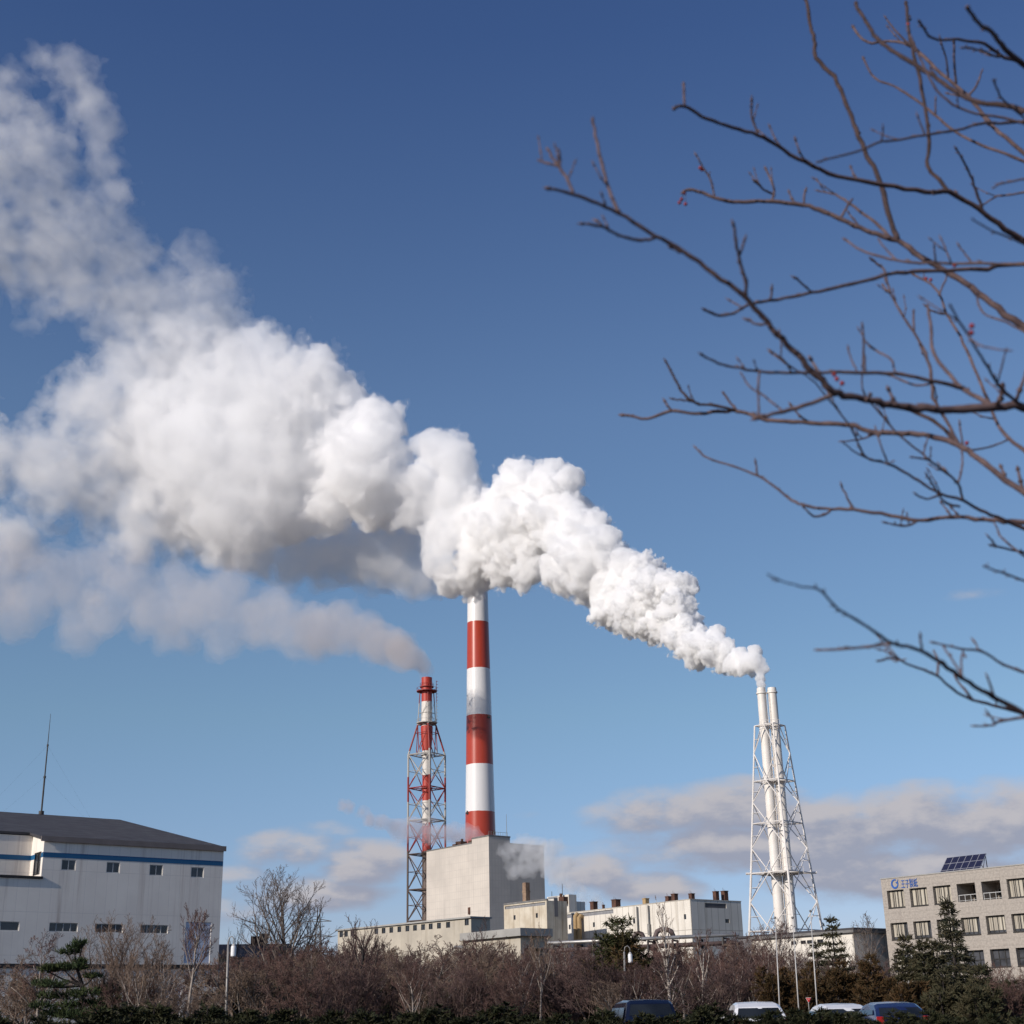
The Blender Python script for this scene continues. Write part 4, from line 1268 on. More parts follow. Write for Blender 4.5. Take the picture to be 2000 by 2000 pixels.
FARX = PY(520 * 1.0352, 1700, 462).x
fading_steam = steam_mat("fading_steam", 0.095, (.999, .998, .998))
mouth_smoke = steam_mat("mouth_smoke", 0.075, (0.82, 0.78, 0.77))
pale_smoke = steam_mat("pale_smoke", 0.019, (.93, .90, .90))
dense_steam = steam_mat("dense_steam", 1.3, (.986, .985, .984))
thick_steam = steam_mat("thick_steam", 0.62, (.988, .987, .986))
broad_steam = steam_mat("broad_steam", 0.20, (.998, .997, .997))
edge_steam = steam_mat("edge_steam", 0.06)
rear_steam = steam_mat("rear_steam", 0.055)
soft_steam = steam_mat("soft_steam", 0.028)
low_steam = steam_mat("low_steam", 0.11, (.84, .80, .83))
white_wisp = steam_mat("white_wisp", 0.10, (.97, .97, .97))
thin_steam = steam_mat("thin_steam", 0.028, (.999, .998, .998))
veil_steam = steam_mat("veil_steam", 0.015)
grey_smoke = steam_mat("grey_smoke", 0.036, (0.80, 0.76, 0.75))

plume = thing("steam_plume", "huge white steam plume drifting left from the white twin stack past the striped chimney", "steam",
              PY(1488, 1345, 331))
near_p = px_puffs(NEAR, plume_depth, .5, 1)
for lot in split_puffs(near_p, 3):
    steam_part(["steam_jet", "steam_fringe"], lot, [dense_steam, edge_steam], plume, voxel=0.30,
               noises=[(5.0, .50), (2.1, .48), (0.95, .30)], warp=(1.0, 5.0), fbm=(2.2, .2), thresh=(.43, .35))
mid_p = px_puffs(MID, plume_depth, .5, 2, grow=1.03)
for lot in split_puffs(mid_p, 2):
    steam_part(["steam_billow", "steam_fringe"], lot, [thick_steam, edge_steam], plume, voxel=0.46,
               noises=[(8.5, .52), (3.7, .46), (1.7, .30)], warp=(2.2, 9.0), fbm=(4.0, .7), thresh=(.40, .31))
far_p = px_puffs(FAR, plume_depth, .5, 3)
for lot in split_puffs([q for q in far_p if q[0].x >= FARX], 2):
    steam_part(["steam_billow", "steam_fringe"], lot, [broad_steam, soft_steam], plume, voxel=0.66,
               noises=[(14.0, .46), (6.0, .42), (2.7, .30)], warp=(3.5, 13.0), fbm=(6.5, 1.3), thresh=(.40, .29), soft=.18)
for lot in split_puffs([q for q in far_p if q[0].x < FARX], 1):
    steam_part(["steam_billow", "steam_fringe"], lot, [fading_steam, soft_steam], plume, voxel=0.75,
               noises=[(16.0, .36), (6.0, .14)], warp=(5.0, 13.0), fbm=(8.0, 2.2), thresh=(.40, .22), soft=.22)
steam_part(["steam_wisp"] * 3, px_puffs(VEIL, plume_depth, .6, 4, grow=1.12), [thin_steam] * 3, plume, voxel=0.85, noises=[], fbm=(7.5, 3.6), warp=(7.0, 13.0), thresh=(.42, .72, 1.05))
steam_part(["steam_wisp"] * 3, px_puffs(HIGH, plume_depth, .6, 5, grow=1.0), [veil_steam] * 3, plume, voxel=0.9, noises=[], fbm=(8.5, 3.8), warp=(8.0, 14.0), thresh=(.42, .72, 1.05))
steam_part(["steam_wisp"] * 2, px_puffs(LOW, lambda x: 472.0, .5, 6), [rear_steam] * 2, plume, voxel=1.1, noises=[], fbm=(8.0, 2.2), warp=(4.0, 12.0), thresh=(.4, .66))
ash = thing("smoke_plume", "brownish grey smoke trailing left from the top of the red and white lattice stack", "smoke", PY(833, 1325, 432))
ash_d = lambda x: 432.0 + max(0, (800 - x)) * .06
steam_part(["smoke_trail"] * 2, px_puffs(ASH, ash_d, .4, 7, grow=1.05), [pale_smoke] * 2, ash, voxel=1.0, noises=[], fbm=(8.0, 2.0), warp=(5.0, 10.0), thresh=(.38, .66))
steam_part(["smoke_mouth"], px_puffs([(798, 1287, 5.5), (799, 1280, 6.5), (799, 1273, 8), (799, 1265, 10), (797, 1257, 13), (795, 1249, 16), (785, 1243, 19), (771, 1236, 23), (755, 1226, 26)], ash_d, .15, 7, k=1.0352, grow=1.05), [mouth_smoke], ash, voxel=0.35, noises=[(3.0, .22)], fbm=(2.6, .5), warp=(1.2, 5.0), thresh=(.42,))
for x_min, gr in ((600, .98), (715, 1.12)):
    steam_part(["smoke_core"], px_puffs([q for q in ASH if q[0] >= x_min], ash_d, .4, 7, grow=gr), [grey_smoke], ash, voxel=0.7, noises=[], fbm=(6.0, 1.5), warp=(3.5, 9.0), thresh=(.42,))
ROOFA = [(905, 1580, 8), (895, 1577, 12), (880, 1572, 14), (860, 1575, 17), (840, 1572, 17), (815, 1570, 19), (790, 1566, 17), (765, 1566, 16), (745, 1560, 16), (722, 1553, 14), (700, 1545, 12), (680, 1535, 10), (660, 1525, 10), (647, 1520, 9)]
ROOFB = [(958, 1612, 13), (985, 1600, 16), (1002, 1612, 16), (1016, 1598, 14), (972, 1640, 12), (1000, 1636, 14), (1028, 1622, 15), (1046, 1640, 17), (1062, 1660, 15), (1082, 1675, 14), (1102, 1686, 12), (1122, 1697, 10), (1132, 1706, 8), (1040, 1600, 14), (1070, 1630, 12), (1138, 1712, 5)]
ra = thing("roof_steam", "thin lilac steam drifting from the boiler house roof across the lattice stack", "steam", PY(935, 1640, 415))
steam_part(["steam_wisp"] * 2, px_puffs(ROOFA, lambda x: 415.0, .3, 8, grow=1.15), [low_steam] * 2, ra, voxel=0.55, noises=[], fbm=(4.5, 2.6), warp=(2.5, 5.0), thresh=(.42, .8))
rb_ = thing("roof_steam", "thin wisps of steam in front of the shaded side of the boiler house", "steam", PY(1175, 1772, 300))
steam_part(["steam_wisp"] * 2, px_puffs(ROOFB, lambda x: float(np.interp(x, [990, 1180], [365, 315])), .3, 9, grow=1.3), [white_wisp] * 2, rb_, voxel=0.45, noises=[], fbm=(3.8, 3.2), warp=(2.5, 4.5), thresh=(.46, .85))

# ------------------------------------------------------------------ vegetation
def bark_mat(name, a, b, scale=6.0):
    mt, t, bs = mat_base(name, 0.9, 0.15)
    co = t.node('ShaderNodeTexCoord').outputs['Object']
    t.put(bs.inputs['Base Color'], t.mix(t.maprange(t.noise(co, scale, 5.0, .65), .35, .65, 0, 1), a, b))
    return mt


def birch_mat():
    mt, t, bs = mat_base("birch_bark", 0.8, 0.2)
    co = t.node('ShaderNodeTexCoord').outputs['Object']
    sp = t.node('ShaderNodeSeparateXYZ'); t.put(sp.inputs[0], co)
    cb = t.node('ShaderNodeCombineXYZ'); t.put(cb.inputs[0], sp.outputs[0]); t.put(cb.inputs[1], sp.outputs[1]); t.put(cb.inputs[2], t.math('MULTIPLY', sp.outputs[2], 4.0))
    f = t.maprange(t.noise(cb.outputs[0], 1.3, 4.0, .6), .52, .62, 0, 1)
    t.put(bs.inputs['Base Color'], t.mix(f, (.50, .44, .38), (.06, .05, .045)))
    return mt


def leaf_mat(name, a, b, c, scale=1.2):
    mt, t, bs = mat_base(name, 0.75, 0.2)
    geo = t.node('ShaderNodeNewGeometry').outputs['Position']
    f = t.maprange(t.noise(geo, scale, 3.0, .6), .38, .62, 0, 1)
    g2 = t.maprange(t.noise(geo, scale * 5, 2.0, .5), .4, .6, 0, 1)
    t.put(bs.inputs['Base Color'], t.mix(t.math('MULTIPLY', g2, .55), t.mix(f, a, b), c))
    return mt


B = dict(brown=bark_mat("brown_bark", (.13, .095, .078), (.075, .055, .048)), grey=bark_mat("grey_bark", (.23, .20, .175), (.13, .11, .098)),
         pale=bark_mat("pale_bark", (.36, .31, .27), (.2, .165, .145)), dark=bark_mat("dark_bark", (.05, .042, .04), (.03, .026, .026)), birch=birch_mat())
TW = dict(purple=bark_mat("purple_twigs", (.118, .078, .07), (.08, .052, .05), 1.0), red=bark_mat("reddish_twigs", (.14, .083, .068), (.10, .06, .054), 1.0),
          tan=bark_mat("tan_twigs", (.20, .142, .105), (.13, .092, .073), 1.0), grey=bark_mat("grey_twigs", (.15, .118, .10), (.1, .078, .07), 1.0))
LF = dict(spruce=leaf_mat("dark_spruce_needles", (.022, .030, .018), (.045, .043, .024), (.07, .055, .032)), green=leaf_mat("pine_needles", (.030, .050, .018), (.055, .068, .022), (.02, .03, .012)),
          rust=leaf_mat("bronzed_needles", (.060, .034, .014), (.085, .045, .018), (.03, .028, .012)), olive=leaf_mat("olive_needles", (.05, .045, .024), (.032, .036, .018), (.075, .06, .032)),
          hedge=leaf_mat("hedge_leaves", (.014, .020, .009), (.026, .03, .012), (.04, .034, .014)), mixed=leaf_mat("green_and_rust_needles", (.045, .05, .018), (.085, .045, .018), (.025, .032, .012), .5))


def bare_tree(seed, height, bark, twig, stems=1, lean=.0, first=.3, counts=(8, 6, 5, 4), ratio=(.55, .5, .45, .42), spread=55, up=.35, thick=.018, wig=.12, min_r=.009, fork=None):
    """leafless tree: tapered trunk and limbs in one mesh, twigs in another; base at the origin"""
    rnd = random.Random(seed)
    wood, twigs = MB(), MB()

    def grow(p, d, L, r, lv):
        nseg = 6 if lv == 0 else 4 if lv == 1 else 3 if lv == 2 else 2
        pts, rad, dirs = [p.copy()], [r], [d.copy()]
        tip = r * (.28 if lv == 0 else .35)
        for i in range(nseg):
            j = Vector((rnd.gauss(0, 1), rnd.gauss(0, 1), rnd.gauss(0, .6))) * wig * (.6 if lv == 0 else 1.0)
            d = (d + j + Vector((0, 0, 1)) * (up * .25 if lv else .12)).normalized()
            p = p + d * (L / nseg)
            pts.append(p.copy()); rad.append(max(r + (tip - r) * (i + 1) / nseg, min_r * .7)); dirs.append(d.copy())
        (wood if lv < 2 else twigs).tube(pts, rad, 7 if lv == 0 else 5 if lv == 1 else 3, cap=lv < 2)
        if lv >= len(counts): return
        n = max(1, int(round(counts[lv] * rnd.uniform(.8, 1.2))))
        for k in range(n):
            t0 = first if lv == 0 else .22
            t = t0 + (1 - t0) * (k + rnd.random()) / n
            f = t * nseg; i = min(int(f), nseg - 1); fr = f - i
            q = pts[i].lerp(pts[i + 1], fr); dd = dirs[i + 1]
            rr_ = rad[i] + (rad[i + 1] - rad[i]) * fr
            a = math.radians(spread * rnd.uniform(.65, 1.2)) * (1.0 if lv else (1.1 - .35 * t))
            az_ = rnd.uniform(0, 2 * math.pi) if lv else k * 2.4 + rnd.uniform(-.4, .4)
            o1 = dd.orthogonal().normalized(); o2 = dd.cross(o1)
            nd = (dd * math.cos(a) + (o1 * math.cos(az_) + o2 * math.sin(az_)) * math.sin(a)).normalized()
            nd = (nd + Vector((0, 0, 1)) * up * .5).normalized()
            nl = L * ratio[lv] * rnd.uniform(.7, 1.2) * (1.15 - .55 * t if lv == 0 else 1.1 - .4 * t)
            grow(q, nd, nl, max(rr_ * .62, min_r), lv + 1)

    for s in range(stems):
        a = 2 * math.pi * s / max(stems, 1) + rnd.uniform(-.5, .5)
        tl = 0.0 if stems == 1 else rnd.uniform(.22, .5)
        d = Vector((math.cos(a) * tl + lean, math.sin(a) * tl, 1)).normalized()
        o = Vector((math.cos(a), math.sin(a), 0)) * (.12 if stems > 1 else 0)
        grow(o, d, height * (1 if stems == 1 else rnd.uniform(.62, .95)) * .74, height * thick * (1 if stems == 1 else .7), 0)
    return wood, twigs


def plant_tree(name, label, cat, loc, wood, twigs, bark, twig, group=None, rz=0.0, sc=1.0):
    t = thing(name, label, cat, loc, rz, group)
    t.scale = (sc, sc, sc)
    wood.build("trunk", B[bark], t, smooth=True)
    twigs.build("crown", TW[twig], t)
    return t


def ground_at(px, Y): return Vector((PY(px, 1990, Y).x, Y, 0))
def top_h(px, py, Y): return PY(px, py, Y).z


def needle_tuft(mb, p, d, n, L, w, rnd, spread=.8):
    for _ in range(n):
        v = (d + Vector((rnd.gauss(0, 1), rnd.gauss(0, 1), rnd.gauss(0, 1))) * spread).normalized()
        s = v.orthogonal().normalized()
        s = (s * math.cos(rnd.uniform(0, 6.28)) + v.cross(s) * math.sin(rnd.uniform(0, 6.28))) * w
        q = p + Vector((rnd.gauss(0, .03), rnd.gauss(0, .03), rnd.gauss(0, .03)))
        l = L * rnd.uniform(.6, 1.2)
        mb.add([q - s * .6, q + s * .6, q + v * l + s * .25, q + v * l - s * .25], [(0, 1, 2, 3)])


def conifer(seed, H, R, whorls=20, per=6, rise=.15, droop=.25, shape=.85, start=.08, tuft=.26, dens=1.0, gap=.0):
    """spruce or fir: tiers of limbs round a straight trunk, sprays of needles along every limb"""
    rnd = random.Random(seed)
    wood, lf = MB(), MB()
    wood.tube([(0, 0, 0), (rnd.uniform(-.05, .05), 0, H * .5), (0, 0, H)], [H * .02, H * .011, .012], 7)
    for i in range(whorls):
        f = start + (1 - start) * (i + rnd.uniform(-.25, .25)) / whorls
        f = min(max(f, .03), .985)
        z = H * f
        Lb = R * (1 - f) ** shape * rnd.uniform(.75, 1.12) + .12
        m_ = per if f < .85 else 4
        ph = rnd.uniform(0, 6.28)
        for k in range(m_):
            if rnd.random() < gap: continue
            a = ph + 2 * math.pi * k / m_ + rnd.uniform(-.25, .25)
            L = Lb * rnd.uniform(.7, 1.15)
            rs = rise + (.5 if f > .85 else 0)
            pts = []
            for q in range(5):
                s = q / 4
                pts.append(Vector((math.cos(a) * L * s, math.sin(a) * L * s, z + L * (rs * s - droop * s * s + .12 * s ** 3))))
            wood.tube(pts, [max(.05 * L / 2, .012), .012, .01, .008, .006], 3, cap=False)
            ns = max(3, int(L / .16 * dens))
            for q in range(ns):
                s = .15 + .85 * (q + rnd.random()) / ns
                g_ = s * 4; i0 = min(int(g_), 3); p = pts[i0].lerp(pts[i0 + 1], g_ - i0)
                dv = (pts[i0 + 1] - pts[i0]).normalized()
                sd = dv.cross(Vector((0, 0, 1))).normalized()
                wl = L * .34 * (1.05 - s) + .10
                for sg in (-1, 1):
                    e = p + sd * sg * wl * rnd.uniform(.35, 1.0) + dv * wl * rnd.uniform(.1, .5) + Vector((0, 0, rnd.uniform(-.10, .04)))
                    for u in (.35, .75, 1.0):
                        needle_tuft(lf, p.lerp(e, u), (e - p).normalized() + Vector((0, 0, .12)), 2, tuft, .045, rnd, .5)
    needle_tuft(lf, Vector((0, 0, H - .15)), Vector((0, 0, 1)), 8, .3, .03, rnd, .35)
    return wood, lf


def pad_tree(seed, pads, trunk, tuft=.22, dens=1.0, up=.9):
    """pine with flat pads of needles: pads are (centre, radii); trunk is a polyline with radii"""
    rnd = random.Random(seed)
    wood, lf = MB(), MB()
    wood.tube(trunk[0], trunk[1], 7)
    tp = [Vector(p) for p in trunk[0]]
    for c, r in pads:
        c = Vector(c)
        q = min(tp, key=lambda t: (t - c).length + (3 if t.z > c.z else 0))
        wood.tube([q, q.lerp(c, .5) + Vector((0, 0, -.1)), c + Vector((0, 0, -r[2] * .4))], [.06, .045, .02], 4)
        n = int(r[0] * r[1] * 95 * dens) + 8
        for _ in range(n):
            a, k = rnd.uniform(0, 6.28), math.sqrt(rnd.random())
            hh = rnd.uniform(-.5, 1) * math.sqrt(max(0, 1 - k * k * .8))
            lump = .7 + .45 * math.sin(a * 3 + seed) * math.sin(a * 5 + c.x)
            p = c + Vector((math.cos(a) * k * r[0] * (.8 + .2 * lump), math.sin(a) * k * r[1], hh * r[2] * lump))
            needle_tuft(lf, p, Vector((math.cos(a) * .35, math.sin(a) * .35, up)), 6, tuft, .028, rnd, .55)
        for _ in range(5):
            a = rnd.uniform(0, 6.28)
            wood.tube([c + Vector((0, 0, -r[2] * .4)), c + Vector((math.cos(a) * r[0] * .7, math.sin(a) * r[1] * .7, 0))], [.02, .008], 3, cap=False)
    return wood, lf


def yew(seed, H, R, dens=1.0, tuft=.2):
    """broad ragged evergreen bush of several leaders"""
    rnd = random.Random(seed)
    wood, lf = MB(), MB()
    nl = 9
    for k in range(nl):
        a = 2.4 * k; rr_ = R * .62 * math.sqrt(k / nl)
        hh = H * (1 - .5 * (rr_ / R) ** 1.3) * rnd.uniform(.72, 1.05)
        x, y = rr_ * math.cos(a), rr_ * math.sin(a)
        wood.tube([(x * .15, y * .15, 0), (x * .7, y * .7, hh * .45), (x, y, hh)], [.07, .045, .012], 5)
        n = int(hh * 26 * dens)
        for q in range(n):
            f = rnd.random() ** .8
            z = .12 * hh + f * hh * .9
            rb = R * .62 * (1 - f) ** .7 * rnd.uniform(.25, 1.1) + .1
            b_ = rnd.uniform(0, 6.28)
            e = Vector((x * (.4 + .6 * f) + rb * math.cos(b_), y * (.4 + .6 * f) + rb * math.sin(b_), z + rb * rnd.uniform(.0, .5)))
            s = Vector((x * (.4 + .6 * f), y * (.4 + .6 * f), z))
            if q % 3 == 0: wood.tube([s, e], [.014, .006], 3, cap=False)
            for u in (.55, .75, .92, 1.05):
                p = s.lerp(e, u)
                needle_tuft(lf, p, (e - s).normalized() + Vector((0, 0, .5)), 4, tuft, .04, rnd, .7)
    return wood, lf


def plant_ever(name, label, cat, loc, wl, leaf, bark='dark', group=None, rz=0.0):
    t = thing(name, label, cat, loc, rz, group)
    wl[0].build("trunk", B[bark], t)
    wl[1].build("crown", LF[leaf], t)
    return t


# --- single bare trees one can tell apart
def single(name, label, px, py_top, Y, bark, twig, seed, **kw):
    b = ground_at(px, Y); h = top_h(px, py_top, Y)
    w, t = bare_tree(seed, h, bark, twig, **kw)
    zmax = max(max(p[2] for p in w.v), max((p[2] for p in t.v), default=0))
    tr = plant_tree(name, label, "tree", b, w, t, bark, twig, sc=h / zmax)
    return tr


single("bare_tree", "large spreading bare tree standing alone against the sky, right of the warehouse", 572, 1684, 120, 'grey', 'grey', 11, counts=(16, 9, 6, 4), first=.2, spread=52, up=.40, ratio=(.68, .5, .45, .42), thick=.022, wig=.09, min_r=.015)
single("bare_tree", "bare tree with a thick dark trunk in front of the long shed", 716, 1782, 86, 'dark', 'purple', 12, counts=(9, 6, 5, 4), first=.30, spread=42, up=.6, ratio=(.55, .5, .45, .4), thick=.03)
single("birch_tree", "tall slim white barked birch in front of the mill hall wall", 1313, 1748, 78, 'birch', 'tan', 13, counts=(20, 4, 3), first=.34, spread=38, up=.5, ratio=(.22, .45, .45), thick=.013, wig=.035, lean=-.03)
single("bare_tree", "pale stemmed bare tree forking low, at the foot of the mill hall's dark end", 1440, 1852, 74, 'pale', 'red', 14, stems=4, counts=(8, 6, 5, 3), first=.35, spread=40, up=.5)
single("bare_tree", "wide purple twigged bare tree before the foot of the white twin stack", 1510, 1792, 105, 'pale', 'purple', 15, counts=(12, 8, 6, 4), first=.35, spread=52, up=.35, ratio=(.5, .5, .48, .42), thick=.02)
single("bare_tree", "grey bare tree beside the left corner of the beige office block", 1716, 1776, 112, 'grey', 'grey', 16, counts=(10, 7, 5, 4), first=.3, spread=48, up=.45, thick=.019)
single("bare_tree", "young bare tree with a slim pale trunk in front of the warehouse's blue white door", 364, 1762, 72, 'pale', 'red', 17, counts=(11, 6, 5, 4), first=.55, spread=46, up=.55, ratio=(.42, .5, .45, .42), thick=.014, wig=.06)
single("bare_tree", "tan twigged bushy tree at the middle of the warehouse wall", 205, 1772, 74, 'brown', 'tan', 18, stems=4, counts=(9, 7, 5, 3), first=.3, spread=46, up=.38, min_r=.0075)
single("bare_tree", "broad tan bare shrub tree under the warehouse's upper windows", 262, 1785, 78, 'brown', 'tan', 19, stems=5, counts=(9, 6, 5, 3), first=.3, spread=46, up=.38, min_r=.0075)
single("bare_tree", "brown bare tree with a short pale trunk at the warehouse's left end", 80, 1815, 70, 'pale', 'red', 20, counts=(12, 7, 5, 4), first=.34, spread=58, up=.3, ratio=(.5, .5, .45, .42), thick=.018)
single("bare_tree", "multi stemmed tan tree right of the green pine, in front of the low wing", 290, 1850, 66, 'pale', 'tan', 21, stems=6, counts=(7, 6, 4, 3), first=.3, spread=46, up=.4, min_r=.007)
single("bare_tree", "thin dark bare tree against the sky at the warehouse's right corner", 446, 1787, 150, 'dark', 'grey', 22, counts=(12, 5, 4), first=.3, spread=35, up=.7, ratio=(.35, .45, .4), thick=.012)
single("bare_tree", "leaning pale birch with a forked top beside the dark end of the mill hall", 1372, 1812, 82, 'birch', 'red', 23, counts=(10, 6, 4, 3), first=.4, spread=36, up=.55, ratio=(.38, .5, .45, .4), thick=.012, wig=.07, lean=-.06)
single("bare_tree", "upright bare tree with brown twigs rising over the left end of the long shed", 680, 1800, 92, 'brown', 'purple', 24, counts=(10, 6, 5, 3), first=.3, spread=36, up=.6, thick=.018)
single("bare_tree", "dark twigged bare tree over the right end of the long shed", 905, 1790, 90, 'brown', 'purple', 25, counts=(10, 7, 5, 3), first=.35, spread=42, up=.5, thick=.016)
single("bare_tree", "thin pale trunked tree in front of the loading bay", 1056, 1800, 80, 'pale', 'tan', 26, counts=(9, 6, 4, 3), first=.45, spread=38, up=.5, thick=.013, wig=.07)

# --- the belt of bare shrubs and small trees across the whole view
protos = []
specs = [(31, 5.0, 'brown', 'purple', dict(stems=5, counts=(9, 7, 6, 4), first=.25, spread=48, up=.34)), (32, 5.0, 'brown', 'red', dict(stems=4, counts=(10, 7, 6, 4), first=.25, spread=52, up=.3)),
         (33, 5.0, 'grey', 'purple', dict(stems=1, counts=(14, 8, 6, 4), first=.25, spread=58, up=.26, ratio=(.62, .52, .45, .42))), (34, 5.0, 'pale', 'tan', dict(stems=3, counts=(9, 7, 6, 4), first=.3, spread=46, up=.34)),
         (35, 5.0, 'pale', 'purple', dict(stems=2, counts=(11, 7, 6, 4), first=.3, spread=54, up=.3)), (36, 5.0, 'brown', 'red', dict(stems=6, counts=(8, 7, 6, 4), first=.22, spread=46, up=.36)),
         (37, 5.0, 'pale', 'red', dict(stems=1, counts=(12, 8, 6, 4), first=.35, spread=45, up=.45, wig=.09)), (38, 5.0, 'grey', 'tan', dict(stems=4, counts=(9, 7, 6, 4), first=.25, spread=50, up=.3))]
look = ["many stemmed purple brown", "four stemmed reddish", "single trunked grey", "three stemmed pale tan", "twin stemmed pale barked", "dense reddish many stemmed", "single pale trunked reddish", "tan twigged grey stemmed"]
for sd, h, bk, tw_, kw in specs:
    w, t = bare_tree(sd, h, bk, tw_, min_r=.0075, wig=kw.pop('wig', .16), **kw)
    zmax = max(max(p[2] for p in w.v), max(p[2] for p in t.v))
    protos.append((plant_tree("bare_shrub", "proto", "shrub", (0, 0, 0), w, t, bk, tw_), zmax))
marks = [(-40, 120, "below the left end of the white warehouse"), (120, 250, "around the green pine"), (250, 340, "by the warehouse's low wing"), (340, 440, "under the warehouse's pale door"),
         (440, 530, "by the low roofed shed"), (530, 630, "below the big bare tree"), (630, 720, "below the left end of the long shed"),
         (720, 800, "below the middle of the long shed"), (800, 880, "below the lattice stack"), (880, 960, "below the boiler house"), (960, 1040, "below the rust stained building"),
         (1040, 1120, "below the loading bay"), (1120, 1230, "around the bronzed pine"), (1230, 1320, "near the white birch"), (1320, 1420, "below the corner of the mill hall"),
         (1420, 1520, "below the white twin stack"), (1520, 1640, "among the rust brown yews"), (1640, 1760, "by the corner of the office block"), (1760, 1900, "around the office conifers"), (1900, 2060, "at the right edge")]
def mark(px):
    for a, b, s in marks:
        if a <= px < b: return s
    return marks[-1][2]


def belt_top(px):
    return float(np.interp(px, [-40, 60, 140, 260, 330, 400, 440, 520, 640, 760, 900, 1000, 1100, 1220, 1300, 1400, 1480, 1560, 1680, 1760, 2050],
                           [1850, 1860, 1850, 1845, 1868, 1880, 1868, 1850, 1848, 1842, 1845, 1850, 1850, 1848, 1850, 1838, 1832, 1862, 1880, 1890, 1895]))


rb = random.Random(77)
used = set()
first_of = [True] * len(protos)
nplant = 0
for row, (Y0, step, dy, drop) in enumerate(((66, 62, 5, 34), (78, 50, 6, 16), (93, 46, 7, 4), (108, 44, 6, 0), (128, 48, 8, -2))):
    px = -50 + row * 17
    while px < 2060:
        x = px + rb.uniform(-14, 14)
        px += step * rb.uniform(.8, 1.25)
        if row < 2 and (1495 < x < 1950 or 60 < x < 235) and rb.random() < .75: continue
        if row == 0 and rb.random() < .5: continue
        if x < 425 and row == 1 and rb.random() < .35: continue
        if x > 1740 and row > 2: continue
        if x < 425 and row > 1: continue
        Y = Y0 + rb.uniform(-dy, dy)
        i = rb.randrange(len(protos))
        if x < 430 and rb.random() < .6: i = 3 if rb.random() < .5 else 7
        pr_o, zm = protos[i]
        h = top_h(x, belt_top(x) + drop + rb.uniform(-26, 22), Y)
        if h < 1.5: h = 1.5
        o = pr_o if first_of[i] else copy_tree(pr_o)
        first_of[i] = False
        g0 = ground_at(x, Y)
        o.location = g0
        s = h / zm
        o.scale = (s * rb.uniform(.95, 1.3), s * rb.uniform(.95, 1.3), s)
        o.rotation_euler = (rb.uniform(-.05, .05), rb.uniform(-.05, .05), rb.uniform(0, 6.28))
        rown = ("frontmost row", "second row", "middle row", "fourth row", "rearmost row")[row]
        o['label'] = f"{look[i]} bare shrub, {rown}, {mark(x)}"
        o['group'] = f"bare shrubs in the belt {mark(x)}"
        nplant += 1
print("shrubs", nplant)

# --- evergreens
z4 = lambda x, y: (40 + x * .20704, 1700 + y * .20704)
Yp = 67.0
base = ground_at(150, Yp)
pads = []
for (x, y, rx, ry_) in ((590, 695, 58, 34), (430, 775, 120, 46), (520, 735, 60, 28), (585, 868, 70, 32), (420, 930, 215, 46), (270, 945, 90, 34), (590, 915, 60, 40), (690, 1008, 75, 30), (220, 1080, 90, 50), (350, 1090, 110, 55),
                       (790, 1140, 115, 60), (650, 1170, 130, 60), (230, 1190, 110, 60), (430, 1190, 140, 70), (860, 1235, 80, 50), (700, 1265, 160, 50), (480, 1280, 150, 50), (250, 1290, 110, 50), (800, 1330, 150, 60), (400, 1360, 200, 60), (600, 1380, 200, 60)):
    p = PY(*z4(x, y), Yp)
    m_ = .20704 * Yp * 1.08 / FPX
    dy_ = random.Random(x + y).uniform(-.9, .9)
    pads.append(((p.x - base.x, dy_, p.z), (rx * m_, max(rx * m_ * .8, .5), ry_ * m_ * .8)))
tz = PY(*z4(590, 700), Yp)
plant_ever("pine_tree", "dark green pine with flat layered pads in front of the warehouse's low wing", "tree", base, pad_tree(3, pads, ([(0, 0, 0), (.15, 0, 1.6), (.1, .1, 3.0), (tz.x - base.x - .2, 0, tz.z - 1.0), (tz.x - base.x, 0, tz.z)], [.16, .13, .10, .06, .02]), dens=1.7), 'green')


def place_conifer(name, label, px, py_top, Y, halfw, leaf, seed, **kw):
    b = ground_at(px, Y); H = top_h(px, py_top, Y)
    R_ = halfw * Y * 1.08 / FPX
    return plant_ever(name, label, "tree", b, conifer(seed, H, R_, **kw), leaf)


place_conifer("spruce_tree", "tall dark spruce in front of the right half of the office block", 1878, 1752, 72, 66, 'spruce', 41, whorls=22, per=6, rise=.22, droop=.42, shape=1.0, dens=1.0, gap=.22)
place_conifer("fir_tree", "short olive fir before the office block's left windows, beside a street lamp", 1786, 1830, 74, 38, 'olive', 42, whorls=16, per=6, rise=.35, droop=.25, shape=.6, dens=1.2)
place_conifer("fir_tree", "short olive fir in the middle of the office front", 1818, 1834, 72, 32, 'olive', 43, whorls=16, per=6, rise=.4, droop=.25, shape=.55, dens=1.2)
place_conifer("fir_tree", "short olive fir just left of the tall spruce", 1846, 1838, 76, 34, 'olive', 44, whorls=15, per=6, rise=.35, droop=.25, shape=.6, dens=1.2)
place_conifer("fir_tree", "bushy olive fir with a pale dead limb, at the right edge", 1925, 1890, 66, 50, 'olive', 45, whorls=13, per=7, rise=.3, droop=.3, shape=.5, dens=1.2)
place_conifer("pine_tree", "pine with a pale green top before the white shed wall", 1641, 1790, 92, 46, 'olive', 46, whorls=15, per=6, rise=.25, droop=.2, shape=.6, dens=1.1, gap=.1)
place_conifer("pine_tree", "shaggy pine, green above and rust brown below, in front of the mill hall", 1214, 1800, 90, 78, 'mixed', 47, whorls=17, per=7, rise=.65, droop=.25, shape=.6, dens=1.2, tuft=.36)
